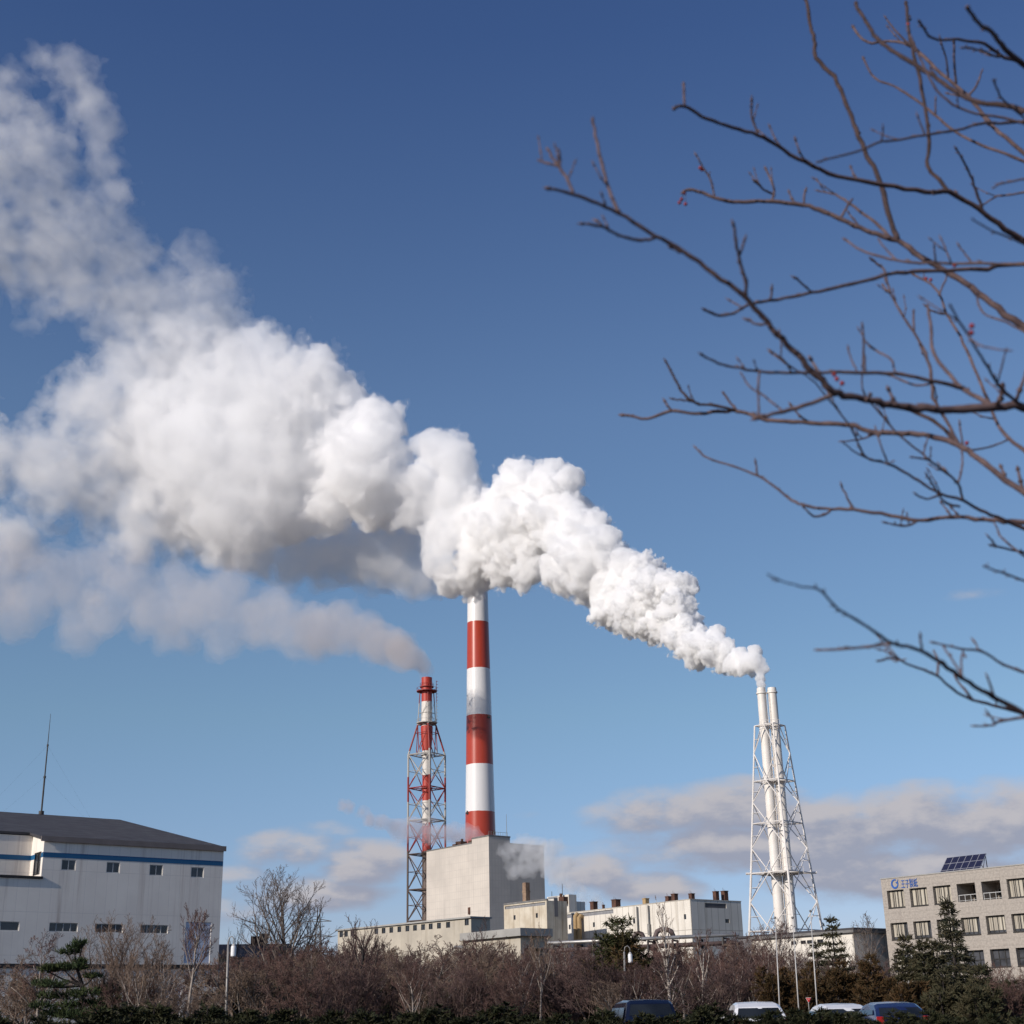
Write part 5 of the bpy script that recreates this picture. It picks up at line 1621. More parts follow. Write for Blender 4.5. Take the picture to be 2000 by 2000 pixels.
place_conifer("pine_tree", "small green pine left of the white shed windows", 1606, 1838, 96, 32, 'olive', 48, whorls=10, per=6, rise=.4, droop=.2, shape=.55, dens=1.0)

for (name, label, px, py_, Y, hw, leaf, sd) in (
        ("yew_bush", "rust brown yew left of the tall white flagpoles", 1526, 1876, 72, 56, 'rust', 51),
        ("yew_bush", "dark rust yew between the flagpoles and the small red sign", 1590, 1893, 70, 48, 'rust', 52),
        ("yew_bush", "reddish brown yew in front of the grey hall wall", 1650, 1868, 74, 52, 'rust', 53),
        ("yew_bush", "wide rust red yew before the left corner of the office block", 1712, 1874, 70, 58, 'rust', 54),
        ("yew_bush", "dark bronze yew under the office lamp post", 1775, 1902, 66, 52, 'rust', 55),
        ("yew_bush", "dark olive yew at the foot of the tall spruce", 1850, 1905, 64, 58, 'olive', 56),
        ("yew_bush", "olive yew at the right edge below the office wall", 1915, 1916, 62, 52, 'olive', 57),
        ("yew_bush", "olive yew beyond the right edge", 1985, 1912, 64, 56, 'spruce', 58),
        ("yew_bush", "dark bronze bush at the foot of the shaggy pine", 1180, 1880, 84, 52, 'rust', 59)):
    b = ground_at(px, Y); H = top_h(px, py_, Y)
    plant_ever(name, label, "bush", b, yew(sd, H, hw * Y * 1.08 / FPX * 1.15), leaf)

hp = []
for sd in (61, 62, 63):
    hp.append(plant_ever("evergreen_bush", "proto", "bush", (0, 0, 0), yew(sd, 2.4, 1.7, dens=1.3), 'hedge'))
hf = [True] * 3
px = 440
rh = random.Random(8)
while px < 1530:
    x = px + rh.uniform(-6, 6); px += rh.uniform(30, 46)
    i = rh.randrange(3)
    o = hp[i] if hf[i] else copy_tree(hp[i]); hf[i] = False
    Y = rh.uniform(82, 92)
    o.location = ground_at(x, Y)
    hh = top_h(x, 1928 + rh.uniform(-14, 16), Y)
    s = hh / 2.45
    o.scale = (s * rh.uniform(1, 1.25), s * rh.uniform(1, 1.25), s); o.rotation_euler = (0, 0, rh.uniform(0, 6.28))
    o['label'] = f"low dark evergreen bush among the bare trunks, {mark(x)}"
    o['group'] = f"evergreen bushes {mark(x)}"
px = -60
while px < 2080:
    x = px + rh.uniform(-10, 10); px += rh.uniform(62, 92)
    i = rh.randrange(3)
    o = copy_tree(hp[i])
    Y = rh.uniform(39, 42)
    o.location = ground_at(x, Y)
    hh = top_h(x, 1972 + rh.uniform(-8, 8), Y)
    s = hh / 2.45
    o.scale = (s * rh.uniform(1.3, 1.6), s * rh.uniform(1.3, 1.6), s); o.rotation_euler = (0, 0, rh.uniform(0, 6.28))
    o['label'] = f"low dark hedge bush along the bottom edge, {mark(x).replace('around', 'in front of').replace('among', 'in front of')}"
    o['group'] = f"hedge bushes along the bottom edge, {mark(x).replace('around', 'in front of').replace('among', 'in front of')}"
tagged = [o for o in hp if o['label'] == "proto"]
for o in tagged:
    for c in list(o.children): bpy.data.objects.remove(c)
    bpy.data.objects.remove(o)

# ------------------------------------------------------------------ street lamps, poles and the sign
def lamp_post(px_pole, px_l, y_top, y_bot, y_pole, Y, label, lean=0.0):
    b = ground_at(px_pole, Y)
    b.x = PY(px_pole, y_bot + 40, Y).x
    t = thing("street_lamp", label, "street lamp", b, 0, "street lamps with white cylinder lanterns")
    zt = PY(px_pole, y_pole, Y).z; xt = PY(px_pole, y_pole, Y).x - b.x
    lx = PY(px_l, (y_top + y_bot) / 2, Y).x - b.x
    z0, z1 = PY(px_l, y_bot, Y).z, PY(px_l, y_top, Y).z
    w = (z1 - z0) * .235
    v = MB(); v.tube([(0, 0, 0), (xt * .5, 0, zt * .5), (xt, 0, zt - .05)], [.075, .062, .05], 8); v.tube([(0, 0, 0), (0, 0, .25)], .13, 8)
    v.build("pole", M['pole'], t, smooth=True)
    v = MB(); zc_ = max(z1 + .32, zt - .1)
    v.tube([(xt, 0, zt - .12), (xt + (lx - xt) * .15, 0, zc_ + .02), (xt + (lx - xt) * .6, 0, zc_ + .10), (lx, 0, zc_ - .04), (lx, 0, z1)], .028, 6); v.build("arm", M['pole'], t, smooth=True)
    v = MB(); v.lathe([(w * .55, z0), (w * .95, z0 + .04), (w, z0 + .1), (w, z1 - .1), (w * .9, z1 - .05)], 20, (lx, 0)); v.build("lantern", M['lantern'], t, smooth=True)
    v = MB(); v.lathe([(w * .92, z1 - .048), (w * .6, z1 + .03), (.03, z1 + .07)], 20, (lx, 0)); v.build("cap", M['flagpole'], t, smooth=True)
    return t


lamp_post(446, 456, 1846, 1869, 1838, 71, "street lamp with a white cylinder lantern just right of the warehouse")
lamp_post(497, 504.5, 1902, 1915, 1897, 118, "small far street lamp below the low roofed shed")
lamp_post(1219, 1231, 1862, 1881, 1857, 84, "street lamp with a white lantern below the bronzed pine")
lamp_post(1270, 1278.5, 1887, 1901, 1883, 116, "far street lamp left of the white birch trunk")
lamp_post(1772, 1783, 1866, 1884, 1863, 88, "street lamp with a leaning pole in front of the office block")
lamp_post(1470, 1476.5, 1892, 1903, 1890, 145, "dim distant street lamp left of the rust brown yews")

for (xt_, yt_, xb_, label) in ((1583, 1782, 1594, "tallest thin white flagpole, right of the white twin stack"), (1548, 1795, 1558, "thin white flagpole rising in front of the white twin stack's foot"), (1514, 1795, 1520, "thin white flagpole left of the rust brown yew")):
    Y = 58.0
    b = PY(xb_, 1960, Y); b.z = 0
    zt = PY(xt_, yt_, Y).z; x2 = PY(xt_, yt_, Y).x - b.x
    t = thing("flagpole", label, "flagpole", b, 0, "white flagpoles")
    v = MB(); v.tube([(0, 0, 0), (x2 * .5, 0, zt * .5), (x2, 0, zt)], [.030, .025, .015], 8); v.build("pole", M['flagpole'], t, smooth=True)
    v = MB(); v.lathe([(.01, zt), (.05, zt + .03), (.05, zt + .07), (.01, zt + .1)], 10, (x2, 0)); v.build("finial", M['galv'], t, smooth=True)
    v = MB(); v.lathe([(.12, 0), (.12, .3), (.08, .35)], 12); v.build("base", M['concrete'], t)

Y = 61.0
sp_ = PY(1579, 1953, Y)
t = thing("road_sign", "small red inverted triangle road sign among the brown yews", "road sign", (sp_.x, Y, 0))
k = 8.6 * Y * 1.08 / FPX
v = MB(); v.tube([(0, .04, 0), (0, .04, sp_.z + k * .3)], .022, 6); v.build("post", M['galv'], t)
def tri(kk, y):
    z = sp_.z
    return [(-kk / 2, y, z + kk * .38), (kk / 2, y, z + kk * .38), (kk * .05, y, z - kk * .46), (-kk * .05, y, z - kk * .46)]
v = MB(); a, b_ = tri(k * 1.1, -.004), tri(k * 1.1, .012); v.add(a + b_, [(0, 1, 2, 3), (7, 6, 5, 4), (0, 4, 5, 1), (1, 5, 6, 2), (2, 6, 7, 3), (3, 7, 4, 0)]); v.build("border", M['sign_white'], t)
v = MB(); a, b_ = tri(k * .95, -.012), tri(k * .95, -.0045); v.add(a + b_, [(0, 1, 2, 3), (0, 4, 5, 1), (1, 5, 6, 2), (2, 6, 7, 3), (3, 7, 4, 0)]); v.build("plate", M['sign_red'], t)
fc = bpy.data.curves.new("lettering", 'FONT'); fc.body = "止まれ"; fc.size = 1.0
to = bpy.data.objects.new("lettering", fc); COL.objects.link(to)
tm = bpy.data.meshes.new_from_object(to.evaluated_get(bpy.context.evaluated_depsgraph_get())); bpy.data.objects.remove(to)
co = np.empty(len(tm.vertices) * 3); tm.vertices.foreach_get('co', co); co = co.reshape(-1, 3)
if len(co):
    mn, mx = co.min(0), co.max(0); nz = (co - mn) / np.maximum(mx - mn, 1e-6)
    tm.vertices.foreach_set('co', np.stack([(nz[:, 0] - .5) * k * .5, np.full(len(co), -.0145), sp_.z + k * .12 + (nz[:, 1] - .5) * k * .17], 1).ravel()); tm.update()
    tm.materials.clear(); tm.materials.append(M['sign_white'])
    to = bpy.data.objects.new("lettering", tm); COL.objects.link(to); to.parent = t

# ------------------------------------------------------------------ parked cars
def car_paint(name, col):
    mt, t, bs = mat_base(name, .25, .5)
    bs.inputs['Base Color'].default_value = (*col, 1); bs.inputs['Coat Weight'].default_value = .6; bs.inputs['Coat Roughness'].default_value = .08
    return mt


CP = dict(white=car_paint("white_car_paint", (.72, .72, .73)), navy=car_paint("navy_car_paint", (.004, .006, .018)), blue=car_paint("blue_car_paint", (.012, .02, .07)))
TYRE = surface("tyre_rubber", (.02, .02, .02), rough=.9); RIM = surface("wheel_rim", (.45, .45, .46), rough=.35, metal=.7)
LRED = surface("tail_lamp_red", (.35, .012, .012), rough=.2); CG = glass_mat("car_glass", (.02, .024, .028), .05)


def car(label, px, Y, rz, paint, van=False, top=None):
    b = ground_at(px, Y)
    hgt = top if top else (1.85 if van else 1.5)
    t = thing("parked_car", label, "car", b, rz, "parked cars along the bottom edge")
    L, Wc = (4.6, 1.72) if van else (4.2, 1.69)
    if van: prof = [(-2.28, .42), (-2.28, .95), (-2.20, 1.15), (-2.02, hgt - .12), (-1.85, hgt - .03), (-.6, hgt), (.35, hgt - .05), (.75, hgt - .22), (1.42, 1.08), (2.12, .92), (2.28, .72), (2.28, .38)]
    else: prof = [(-2.08, .42), (-2.08, .90), (-1.98, 1.0), (-1.55, hgt - .16), (-1.25, hgt - .05), (-.4, hgt), (.25, hgt - .05), (.55, hgt - .18), (1.25, .98), (1.9, .84), (2.08, .66), (2.08, .38)]
    n = len(prof); v = MB()
    def hw(z): return Wc / 2 * (1 - .03 * max(0, (.5 - z) / .5)) if z < .95 else Wc / 2 * (1 - .20 * (z - .95) / max(hgt - .95, .1))
    rings = []
    for s in (-1, -.86, 0, .86, 1):
        k_ = len(v.v)
        for (x, z) in prof:
            zz_ = z - (.045 if abs(s) == 1 and z > 1.0 else 0)
            v.v.append((x, hw(z) * s, zz_ + (.025 * (1 - s * s) if z > 1.2 else 0)))
        rings.append(k_)
    for a, b2 in zip(rings[:-1], rings[1:]):
        for i in range(n):
            j = (i + 1) % n
            v.f.append((a + i, a + j, b2 + j, b2 + i))
    v.f.append(tuple(rings[0] + i for i in range(n - 1, -1, -1))); v.f.append(tuple(rings[-1] + i for i in range(n)))
    v.build("body", CP[paint], t)
    def glass(name, pts):
        g = MB(); g.add(pts, [tuple(range(len(pts)))]); g.build(name, CG, t)
    zb = 1.02
    xs = [p for p in prof if p[1] > 1.0]
    xr0, xr1 = prof[3], prof[2]
    # rear and front screens stand 4 mm proud of the body
    def lerp(a, b, f): return a[0] + (b[0] - a[0]) * f, a[1] + (b[1] - a[1]) * f
    ra, rb_ = lerp(prof[2], prof[3], .08), lerp(prof[2], prof[3], .92)
    glass("rear_window", [(ra[0] - .012, -hw(ra[1]) * .86, ra[1]), (ra[0] - .012, hw(ra[1]) * .86, ra[1]), (rb_[0] - .012, hw(rb_[1]) * .84, rb_[1] + .012), (rb_[0] - .012, -hw(rb_[1]) * .84, rb_[1] + .012)])
    fa, fb = lerp(prof[8], prof[7], .05), lerp(prof[8], prof[7], .93)
    glass("windscreen", [(fa[0] + .012, -hw(fa[1]) * .86, fa[1] + .03), (fa[0] + .012, hw(fa[1]) * .86, fa[1] + .03), (fb[0] + .012, hw(fb[1]) * .84, fb[1] + .03), (fb[0] + .012, -hw(fb[1]) * .84, fb[1] + .03)])
    zt_ = hgt - .22
    for s in (-1, 1):
        for (xa, xb, xc, xd) in (((-1.82, -.75, -.75, -1.68), (-.68, .25, .25, -.68), (.32, 1.05, .62, .32)) if van else ((-1.5, -.35, -.35, -1.3), (-.28, .95, .48, -.28))):
            yb_, yt2 = hw(zb) + .006, hw(zt_) + .006
            glass("side_window", [(xa, s * yb_, zb + .04), (xb, s * yb_, zb + .04), (xc, s * yt2, zt_), (xd, s * yt2, zt_)])
        m_ = MB(); m_.box(.95, 1.1, min(s * (hw(1) + .02), s * (hw(1) + .2)), max(s * (hw(1) + .02), s * (hw(1) + .2)), .98, 1.12); m_.build("mirror", CP[paint], t)
        l_ = MB(); xr = prof[0][0]; l_.box(xr - .02, xr + .06, min(s * .62, s * .84), max(s * .62, s * .84), .78, 1.0); l_.build("tail_lamp", LRED, t)
        l_ = MB(); xf = prof[-2][0]; l_.box(xf - .2, xf + .004, min(s * .5, s * .8), max(s * .5, s * .8), .62, .76); l_.build("headlight", M['lantern'], t)
        for xw in (-1.35, 1.35):
            w_ = MB(); q = []
            w_.tube([(xw, s * (Wc / 2 - .19), .31), (xw, s * (Wc / 2 + .012), .31)], .31, 20); wo = w_.build("wheel", TYRE, t)
            w_ = MB(); w_.tube([(xw, s * (Wc / 2 - .02), .31), (xw, s * (Wc / 2 + .022), .31)], .19, 16); w_.build("rim", RIM, wo)
    return t


H90 = math.pi / 2
for label, px, Y, rz, paint, van, yt in (("dark navy minivan parked below the birch", 1248, 48, H90 + .10, 'navy', True, 1954),         ("white car parked below the pale forked tree", 1472, 48, H90 - .05, 'white', False, 1958), ("white car parked just right of the red road sign", 1631, 52, H90 + .04, 'white', False, 1961),
        ("dark blue car parked left of the office lamp post", 1733, 49, H90, 'blue', False, 1958)):
    car(label, px, Y, rz, paint, van, PY(px, yt, Y).z)


# ------------------------------------------------------------------ the near tree at the right: bare branches hanging into the view
TR_D = 4.3
tree = thing("rowan_tree", "near bare tree with buds and a few red berries, reaching in from the right", "tree", (3.05, 4.4, 0))
TO = Vector(tree.location)
twig_bark = bark_mat("reddish_bark", (.15, .103, .10), (.085, .058, .06), 25.0)
dark_bark = bark_mat("dark_twig_bark", (.075, .05, .049), (.045, .032, .032), 25.0)
berry_mt = surface("red_berry", (.28, .02, .018), (.2, .015, .015), .4, .5, 30)
A7 = lambda x, y: (1000 + x * .5176, y * .5176)
A8 = lambda x, y: (1200 + x * .4141, 650 + y * .4141)
CH = []    # (frame, mode, r0, r1, points)  mode 'e' enters from the right edge
def C7(r0, r1, *p, **k): CH.append((A7, .5176, r0, r1, p, k))
def C8(r0, r1, *p, **k): CH.append((A8, .4141, r0, r1, p, k))
C7(17, 6, (1860, 1535), (1700, 1545), (1560, 1540), (1430, 1525), (1330, 1505), (1230, 1485), (1150, 1420), (1080, 1340), (1000, 1260), (930, 1180), (870, 1110), (760, 1030), (650, 950), (540, 890), (430, 820), (330, 770), (230, 730), (150, 712), edge=1)
C7(7, 5, (232, 730), (210, 680), (180, 630), (155, 600), (140, 572))
C7(5, 4, (182, 632), (180, 600), (178, 570))
C7(5, 4, (180, 630), (130, 615), (105, 608))
C7(8, 5, (400, 800), (365, 710), (340, 620), (320, 530), (305, 458))
C7(7, 5, (540, 890), (530, 903), (470, 905), (400, 885), (340, 855), (278, 845))
C7(5, 4, (340, 855), (330, 838))
C7(7, 5, (885, 1125), (880, 1060), (860, 980), (845, 920), (838, 855))
C7(5, 5, (860, 965), (875, 915))
C7(5, 4, (965, 1220), (930, 1225), (898, 1210))
C7(11, 6, (1860, 865), (1760, 790), (1650, 727), (1560, 725), (1400, 697), (1230, 665), (1110, 615), (1000, 550), (930, 510), (830, 480), (740, 450), (650, 400), (615, 408), edge=1)
C7(5, 4, (930, 510), (905, 440), (905, 388))
C7(5, 5, (655, 402), (648, 325))
C7(8, 6, (1650, 727), (1570, 625), (1575, 560), (1565, 450), (1540, 300), (1510, 180), (1495, 95), (1488, 20), dark=1)
C7(6, 4, (1780, 800), (1750, 720), (1720, 640), (1680, 568))
C7(13, 6, (1860, 1185), (1760, 1105), (1660, 1035), (1560, 980), (1480, 920), (1380, 885), (1290, 850), (1180, 800), (1100, 775), (980, 760), (880, 762), (790, 755), (700, 720), (655, 718), edge=1)
C7(11, 7, (1465, 912), (1420, 800), (1385, 670), (1340, 590), (1300, 490), (1260, 390), (1215, 290), (1150, 220), (1140, 150), (1125, 85), (1112, 0), dark=1)
C7(4, 3, (765, 752), (750, 680), (720, 630), (700, 593))
C7(5, 4, (980, 758), (990, 710), (960, 643))
C7(4, 4, (985, 730), (950, 715), (922, 688))
C7(4, 4, (1100, 772), (1105, 728))
C7(7, 3, (1430, 898), (1370, 840), (1290, 780), (1220, 735), (1160, 722))
C7(5, 4, (1245, 825), (1275, 762))
C7(4, 3, (1310, 850), (1275, 810))
C7(9, 5, (1860, 1000), (1770, 1015), (1600, 1020), (1450, 1030), (1370, 1050), (1250, 1080), (1130, 1105), (1000, 1130), (890, 1150), (850, 1175), (790, 1190), (732, 1172), edge=1)
C7(4, 4, (1140, 1102), (1105, 1080), (1075, 1052))
C7(5, 4, (980, 1132), (980, 1100))
C7(3, 3, (870, 1158), (830, 1140))
C7(6, 4, (1860, 998), (1700, 995), (1500, 990), (1400, 970), (1320, 945), (1262, 908), edge=1)
C7(4, 3, (1455, 985), (1415, 945), (1388, 912))
C7(4, 3, (1740, 996), (1715, 965), (1692, 935))
C7(4, 3, (1672, 996), (1640, 950), (1624, 910))
C7(4, 3, (1600, 992), (1592, 938))
C7(9, 5, (1810, 1520), (1700, 1465), (1640, 1400), (1590, 1330), (1580, 1230), (1570, 1160))
C7(8, 4, (1715, 1470), (1600, 1440), (1450, 1410), (1300, 1405), (1130, 1405), (970, 1405), (860, 1390), (780, 1370), (722, 1343))
C7(4, 3, (1055, 1405), (1040, 1375), (990, 1333))
C7(5, 4, (1325, 1408), (1328, 1330), (1325, 1245))
C7(4, 4, (1440, 1408), (1430, 1355), (1395, 1335), (1358, 1312))
C7(3, 3, (1310, 1405), (1285, 1365), (1270, 1323))
C7(5, 4, (1600, 1442), (1525, 1455), (1430, 1418))
C7(12, 5, (1860, 1810), (1760, 1730), (1680, 1680), (1600, 1650), (1500, 1637), (1380, 1632), (1260, 1602), (1130, 1597), (1000, 1590), (930, 1575), (850, 1550), (770, 1555), (690, 1560), (600, 1550), (510, 1580), (428, 1566), edge=1)
C7(8, 7, (1232, 1488), (1100, 1530), (1000, 1560), (932, 1574))
C7(6, 4, (850, 1550), (760, 1530), (690, 1520), (640, 1475), (610, 1420), (584, 1372), dark=1)
C7(5, 3, (700, 1522), (660, 1512), (615, 1508), dark=1)
C7(5, 4, (602, 1550), (583, 1523))
C7(5, 4, (850, 1550), (825, 1520), (800, 1485))
C7(4, 4, (933, 1574), (930, 1500), (932, 1415))
C7(4, 3, (1015, 1553), (960, 1500), (900, 1462), (868, 1415))
C7(8, 6, (1690, 1683), (1610, 1600), (1530, 1560), (1440, 1530), dark=1)
C7(7, 4, (1690, 1680), (1640, 1590), (1590, 1500), (1580, 1400), (1550, 1310), (1480, 1200), (1430, 1110), (1405, 1020), (1365, 985))
C7(4, 4, (1520, 1255), (1515, 1180))
C7(4, 4, (1430, 1110), (1403, 1082))
C8(8, 3, (1835, 883), (1750, 850), (1640, 790), (1540, 760), (1440, 700), (1340, 640), (1270, 610), (1190, 590), (1150, 520), (1110, 440), (1050, 360), (990, 290), (930, 220), (840, 165), (752, 98), edge=1)
C8(6, 4, (1645, 792), (1620, 710), (1550, 650), (1480, 600), (1412, 588))
C8(5, 4, (1622, 715), (1640, 630), (1640, 575))
C8(5, 3, (1555, 655), (1440, 560), (1340, 480), (1270, 400), (1210, 330), (1170, 260), (1170, 170), (1175, 30))
C8(5, 3, (1295, 618), (1260, 540), (1235, 465))
C8(4, 3, (1190, 590), (1130, 560), (1092, 528))
C8(5, 3, (1235, 475), (1170, 500), (1083, 512))
C8(5, 4, (1540, 762), (1480, 785), (1432, 768))
C8(6, 4, (1608, 865), (1560, 800), (1510, 730), (1478, 676))
C8(4, 3, (1470, 598), (1460, 560), (1475, 508))
C8(11, 4, (1835, 885), (1730, 882), (1600, 866), (1440, 885), (1300, 860), (1130, 835), (1000, 830), (900, 815), (840, 790), (760, 730), (680, 675), (560, 630), (440, 590), (388, 548), edge=1)
C8(6, 4, (1020, 835), (990, 858), (940, 865), (900, 828))
C8(6, 4, (1130, 835), (1100, 780), (1075, 732))
C8(6, 4, (1430, 885), (1370, 912), (1290, 898))
C8(5, 4, (670, 670), (668, 622))
C8(11, 3, (1835, 1745), (1700, 1665), (1600, 1600), (1500, 1530), (1400, 1485), (1310, 1465), (1200, 1390), (1100, 1330), (1040, 1290), (970, 1215), (880, 1195), (800, 1175), (738, 1148), edge=1, dark=1)
C8(7, 5, (1312, 1467), (1200, 1480), (1100, 1490), (978, 1497))
C8(7, 4, (1835, 1770), (1740, 1745), (1640, 1710), (1560, 1650), (1510, 1610), (1400, 1570), (1320, 1535), (1253, 1545), edge=1)
C8(4, 3, (1320, 1535), (1290, 1510), (1268, 1498))
C8(6, 4, (1520, 1615), (1527, 1545), (1508, 1505))
C8(6, 4, (1645, 1625), (1600, 1550), (1558, 1490))
C8(5, 4, (1635, 1620), (1637, 1540))
C8(6, 4, (1685, 1727), (1640, 1670), (1608, 1628))
C8(6, 4, (1785, 1715), (1765, 1640))
C8(6, 4, (1835, 1565), (1740, 1505), (1640, 1490), (1515, 1463), edge=1)
C8(4, 4, (1725, 1503), (1705, 1465))
C8(5, 5, (1458, 1512), (1443, 1445))
C8(5, 4, (1835, 1015), (1770, 1000), edge=1)
C8(4, 4, (1805, 1010), (1775, 972))
C8(5, 3, (1835, 975), (1810, 930), (1790, 893), edge=1)
C8(5, 4, (1835, 1135), (1790, 1120), (1748, 1100), edge=1)
C8(6, 4, (1835, 1830), (1780, 1850), (1718, 1855), edge=1)
C8(5, 4, (1800, 1843), (1770, 1803))
C7(11, 7, (1860, 400), (1740, 380), (1650, 330), (1560, 265), (1450, 200), (1380, 150), (1335, 80), (1300, 20), edge=1, dark=1)
C7(8, 5, (1860, 520), (1800, 460), (1720, 360), (1620, 280), (1540, 200), (1480, 165), (1420, 155), (1340, 160), (1288, 105), edge=1)
C7(5, 3, (1530, 195), (1460, 130), (1415, 75))
C7(6, 4, (1860, 465), (1780, 465), (1680, 490), (1560, 510), (1440, 530), (1390, 535), (1310, 570), (1210, 595), (1158, 610), edge=1)
C7(4, 3, (1395, 535), (1400, 495))
C7(6, 4, (1860, 580), (1750, 540), (1650, 480), (1580, 420), (1500, 360), (1440, 325), (1370, 295), (1328, 228), edge=1)
C7(4, 3, (1600, 435), (1598, 385))
C7(4, 3, (1560, 510), (1535, 450))
C7(7, 5, (1860, 215), (1780, 165), (1680, 150), (1590, 145), (1540, 85), edge=1)
C7(11, 8, (1860, 185), (1820, 130), (1760, 85), (1720, 30), edge=1)
C7(5, 4, (1860, 217), (1830, 215), (1770, 190), (1700, 178), edge=1)
C7(4, 3, (1860, 890), (1800, 865), (1738, 828), edge=1)
C7(4, 3, (1860, 738), (1830, 740), (1778, 773), edge=1)
C7(4, 3, (1860, 690), (1822, 706), edge=1)
C7(4, 4, (1860, 385), (1835, 345), (1818, 305), edge=1)
C7(5, 4, (1682, 325), (1670, 240), (1668, 168))
C7(5, 3, (1735, 355), (1755, 320), (1770, 275))
C7(4, 3, (1645, 300), (1640, 230), (1618, 155))
C7(5, 4, (1860, 445), (1720, 420), (1620, 360), (1560, 262), (1500, 130), edge=1)
C7(6, 4, (1860, 1480), (1800, 1390), (1760, 1330), (1700, 1230), (1655, 1155), edge=1)
C7(7, 4, (1860, 1640), (1800, 1520), (1740, 1380), (1690, 1270), (1640, 1180), (1600, 1090), (1520, 1038), edge=1)
C7(4, 3, (1612, 1120), (1640, 1045))
C7(4, 3, (1838, 1445), (1860, 1335))
C7(4, 3, (1715, 1262), (1760, 1300), (1862, 1322))
C7(4, 3, (1642, 1190), (1600, 1180), (1568, 1160))
C7(4, 3, (1862, 1215), (1790, 1190), (1760, 1150), (1755, 1115), edge=1)
C7(4, 3, (1720, 1690), (1790, 1690), (1862, 1665))
C7(4, 3, (1700, 1690), (1692, 1610))
rq = random.Random(4)
placed = []
def add_bud(mb, p, d, r, L):
    d = d.normalized()
    mb.tube([p, p + d * L * .35, p + d * L], [r * .8, r * 1.25, r * .15], 6)
nb = 0
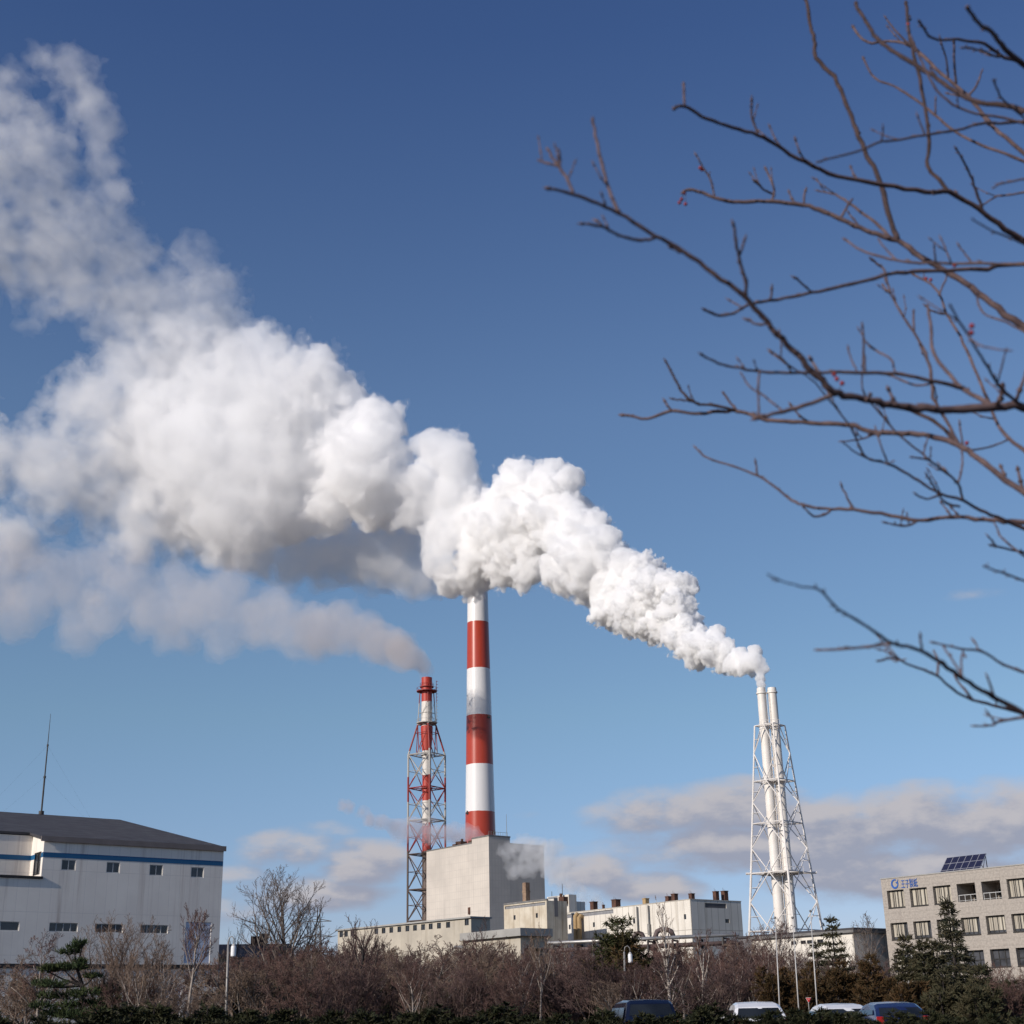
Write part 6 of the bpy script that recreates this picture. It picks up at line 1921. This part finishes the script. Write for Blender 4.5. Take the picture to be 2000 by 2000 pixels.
for (fn, kf, r0, r1, pts, kw) in CH:
    P = [fn(*p) for p in pts]
    if kw.get('edge'):
        d0 = TR_D + rq.uniform(-.45, .6)
        ext = []
        dx = (P[0][0] - P[min(2, len(P) - 1)][0]) or 1
        sl_ = max(-.25, min(.95, (P[0][1] - P[min(2, len(P) - 1)][1]) / dx))
        for k2, e in ((430, 1.0), (210, .55), (80, .22)):
            ext.append((P[0][0] + k2, P[0][1] + sl_ * k2 * .8 + .00075 * k2 * k2))
        P = ext + P
        dv = rq.uniform(-.9, .5)
        ds = [TR_D + .1, (TR_D + .1) * .5 + d0 * .5] + [d0 + dv * (i / max(1, len(P) - 3)) for i in range(len(P) - 2)]
        rr_ = [r0 * 1.9, r0 * 1.35, r0 * 1.12] + [r0 + (r1 - r0) * (i / max(1, len(pts) - 1)) ** .8 for i in range(len(pts))]
    else:
        near = min(placed, key=lambda q: (q[0] - P[0][0]) ** 2 + (q[1] - P[0][1]) ** 2)
        d0 = near[2]; P[0] = (near[0] * .6 + P[0][0] * .4, near[1] * .6 + P[0][1] * .4)
        dv = rq.uniform(-.35, .35) * min(1, sum(math.hypot(P[i + 1][0] - P[i][0], P[i + 1][1] - P[i][1]) for i in range(len(P) - 1)) / 200)
        ds = [d0 + dv * i / (len(P) - 1) for i in range(len(P))]
        rr_ = [r0 + (r1 - r0) * i / (len(P) - 1) for i in range(len(P))]
    # smooth the line with Catmull-Rom and add the small kinks of growing wood
    W3 = [PY(x, y, d) for (x, y), d in zip(P, ds)]
    pp, rad, scr = [], [], []
    for i in range(len(W3) - 1):
        a, b, c, d = W3[max(i - 1, 0)], W3[i], W3[i + 1], W3[min(i + 2, len(W3) - 1)]
        m_ = 4
        for q in range(m_):
            t_ = q / m_
            v3 = ((b * 2) + (c - a) * t_ + (a * 2 - b * 5 + c * 4 - d) * t_ ** 2 + (b * 3 - a - c * 3 + d) * t_ ** 3) * .5
            pp.append(v3); rad.append(rr_[i] + (rr_[i + 1] - rr_[i]) * t_)
            scr.append((P[i][0] + (P[i + 1][0] - P[i][0]) * t_, P[i][1] + (P[i + 1][1] - P[i][1]) * t_, ds[i] + (ds[i + 1] - ds[i]) * t_))
    pp.append(W3[-1]); rad.append(rr_[-1]); scr.append((*P[-1], ds[-1]))
    placed.extend(scr)
    mrad = [max(r * kf / FPX * s[2] * 1.12 * 1.0 * (1 + .10 * rq.uniform(-1, 1)), .0012) for r, s in zip(rad, scr)]
    mb = MB()
    loc = [p - TO + Vector((rq.gauss(0, 1), rq.gauss(0, 1), rq.gauss(0, 1))) * r * .22 for p, r in zip(pp, mrad)]
    mb.tube(loc, mrad, 8)
    add_bud(mb, loc[-1], loc[-1] - loc[-2], mrad[-1] * 1.15, .028)
    for i in range(2, len(loc) - 1):
        if rq.random() < .34 and mrad[i] < .02:
            t_ = (loc[i + 1] - loc[i - 1]).normalized(); s = (t_.orthogonal().normalized() * rq.choice((-1, 1)) + Vector((0, 0, .5))).normalized()
            add_bud(mb, loc[i], (t_ * .8 + s * .7), max(mrad[i] * .6, .002), .014 + mrad[i] * 1.2)
    for i in range(3, len(loc) - 2):
        if rq.random() < .075 and mrad[i] < .016 and scr[i][0] < 2010:
            t_ = (loc[i + 1] - loc[i - 1]).normalized(); s = (t_.orthogonal().normalized() * rq.uniform(-1, 1) + Vector((rq.uniform(-.4, .2), 0, rq.uniform(-.15, 1)))).normalized()
            dd = (t_ * rq.uniform(.3, .9) + s).normalized(); ln = rq.uniform(.03, .11)
            p0 = loc[i]; p1 = p0 + dd * ln * .5; p2 = p1 + (dd + Vector((rq.uniform(-.3, .3), 0, .35))).normalized() * ln * .5
            rs = max(mrad[i] * .5, .0024)
            mb.tube([p0, p1, p2], [rs, rs * .85, rs * .75], 6); add_bud(mb, p2, p2 - p1, rs * 1.1, .022)
            mb.tube([p1 - dd * .004, p1 + dd * .004], [rs * 1.45, rs * 1.45], 6)
    mb.build("branch", dark_bark if kw.get('dark') else twig_bark, tree, smooth=True)
tk = MB()
tk.tube([(0, 0, 0), (.03, .02, 1.0), (-.03, 0, 2.0), (.02, 0, 3.2), (-.02, 0, 4.6), (.05, 0, 6.0)], [.13, .105, .095, .08, .055, .02], 12)
tk.build("trunk", twig_bark, tree, smooth=True)
for (x, y) in ((632, 765), (655, 770), (650, 728), (640, 752), (710, 634), (718, 640), (1215, 1412), (1246, 1446), (1226, 1430), (1580, 1056), (1562, 1052), (1670, 1001), (1735, 1230), (1733, 1256), (1716, 1672), (1495, 92)):
    sx_, sy_ = A7(x, y)
    nr = min(placed, key=lambda q: (q[0] - sx_) ** 2 + (q[1] - sy_) ** 2)
    P_ = PY(sx_, sy_, nr[2]); Q_ = PY(nr[0], nr[1], nr[2])
    mb = MB(); r = .0075
    mb.lathe([(r * math.sin(math.pi * i / 8) + 1e-5, -r * math.cos(math.pi * i / 8)) for i in range(9)], 10, close=False)
    mb.v = [tuple(Vector(p) + P_ - TO) for p in mb.v]
    b = mb.build("berry", berry_mt, tree, smooth=True)
    if (P_ - Q_).length > .004:
        st_ = MB(); st_.tube([Q_ - TO, P_ - TO], .0009, 4); st_.build("stalk", dark_bark, b)
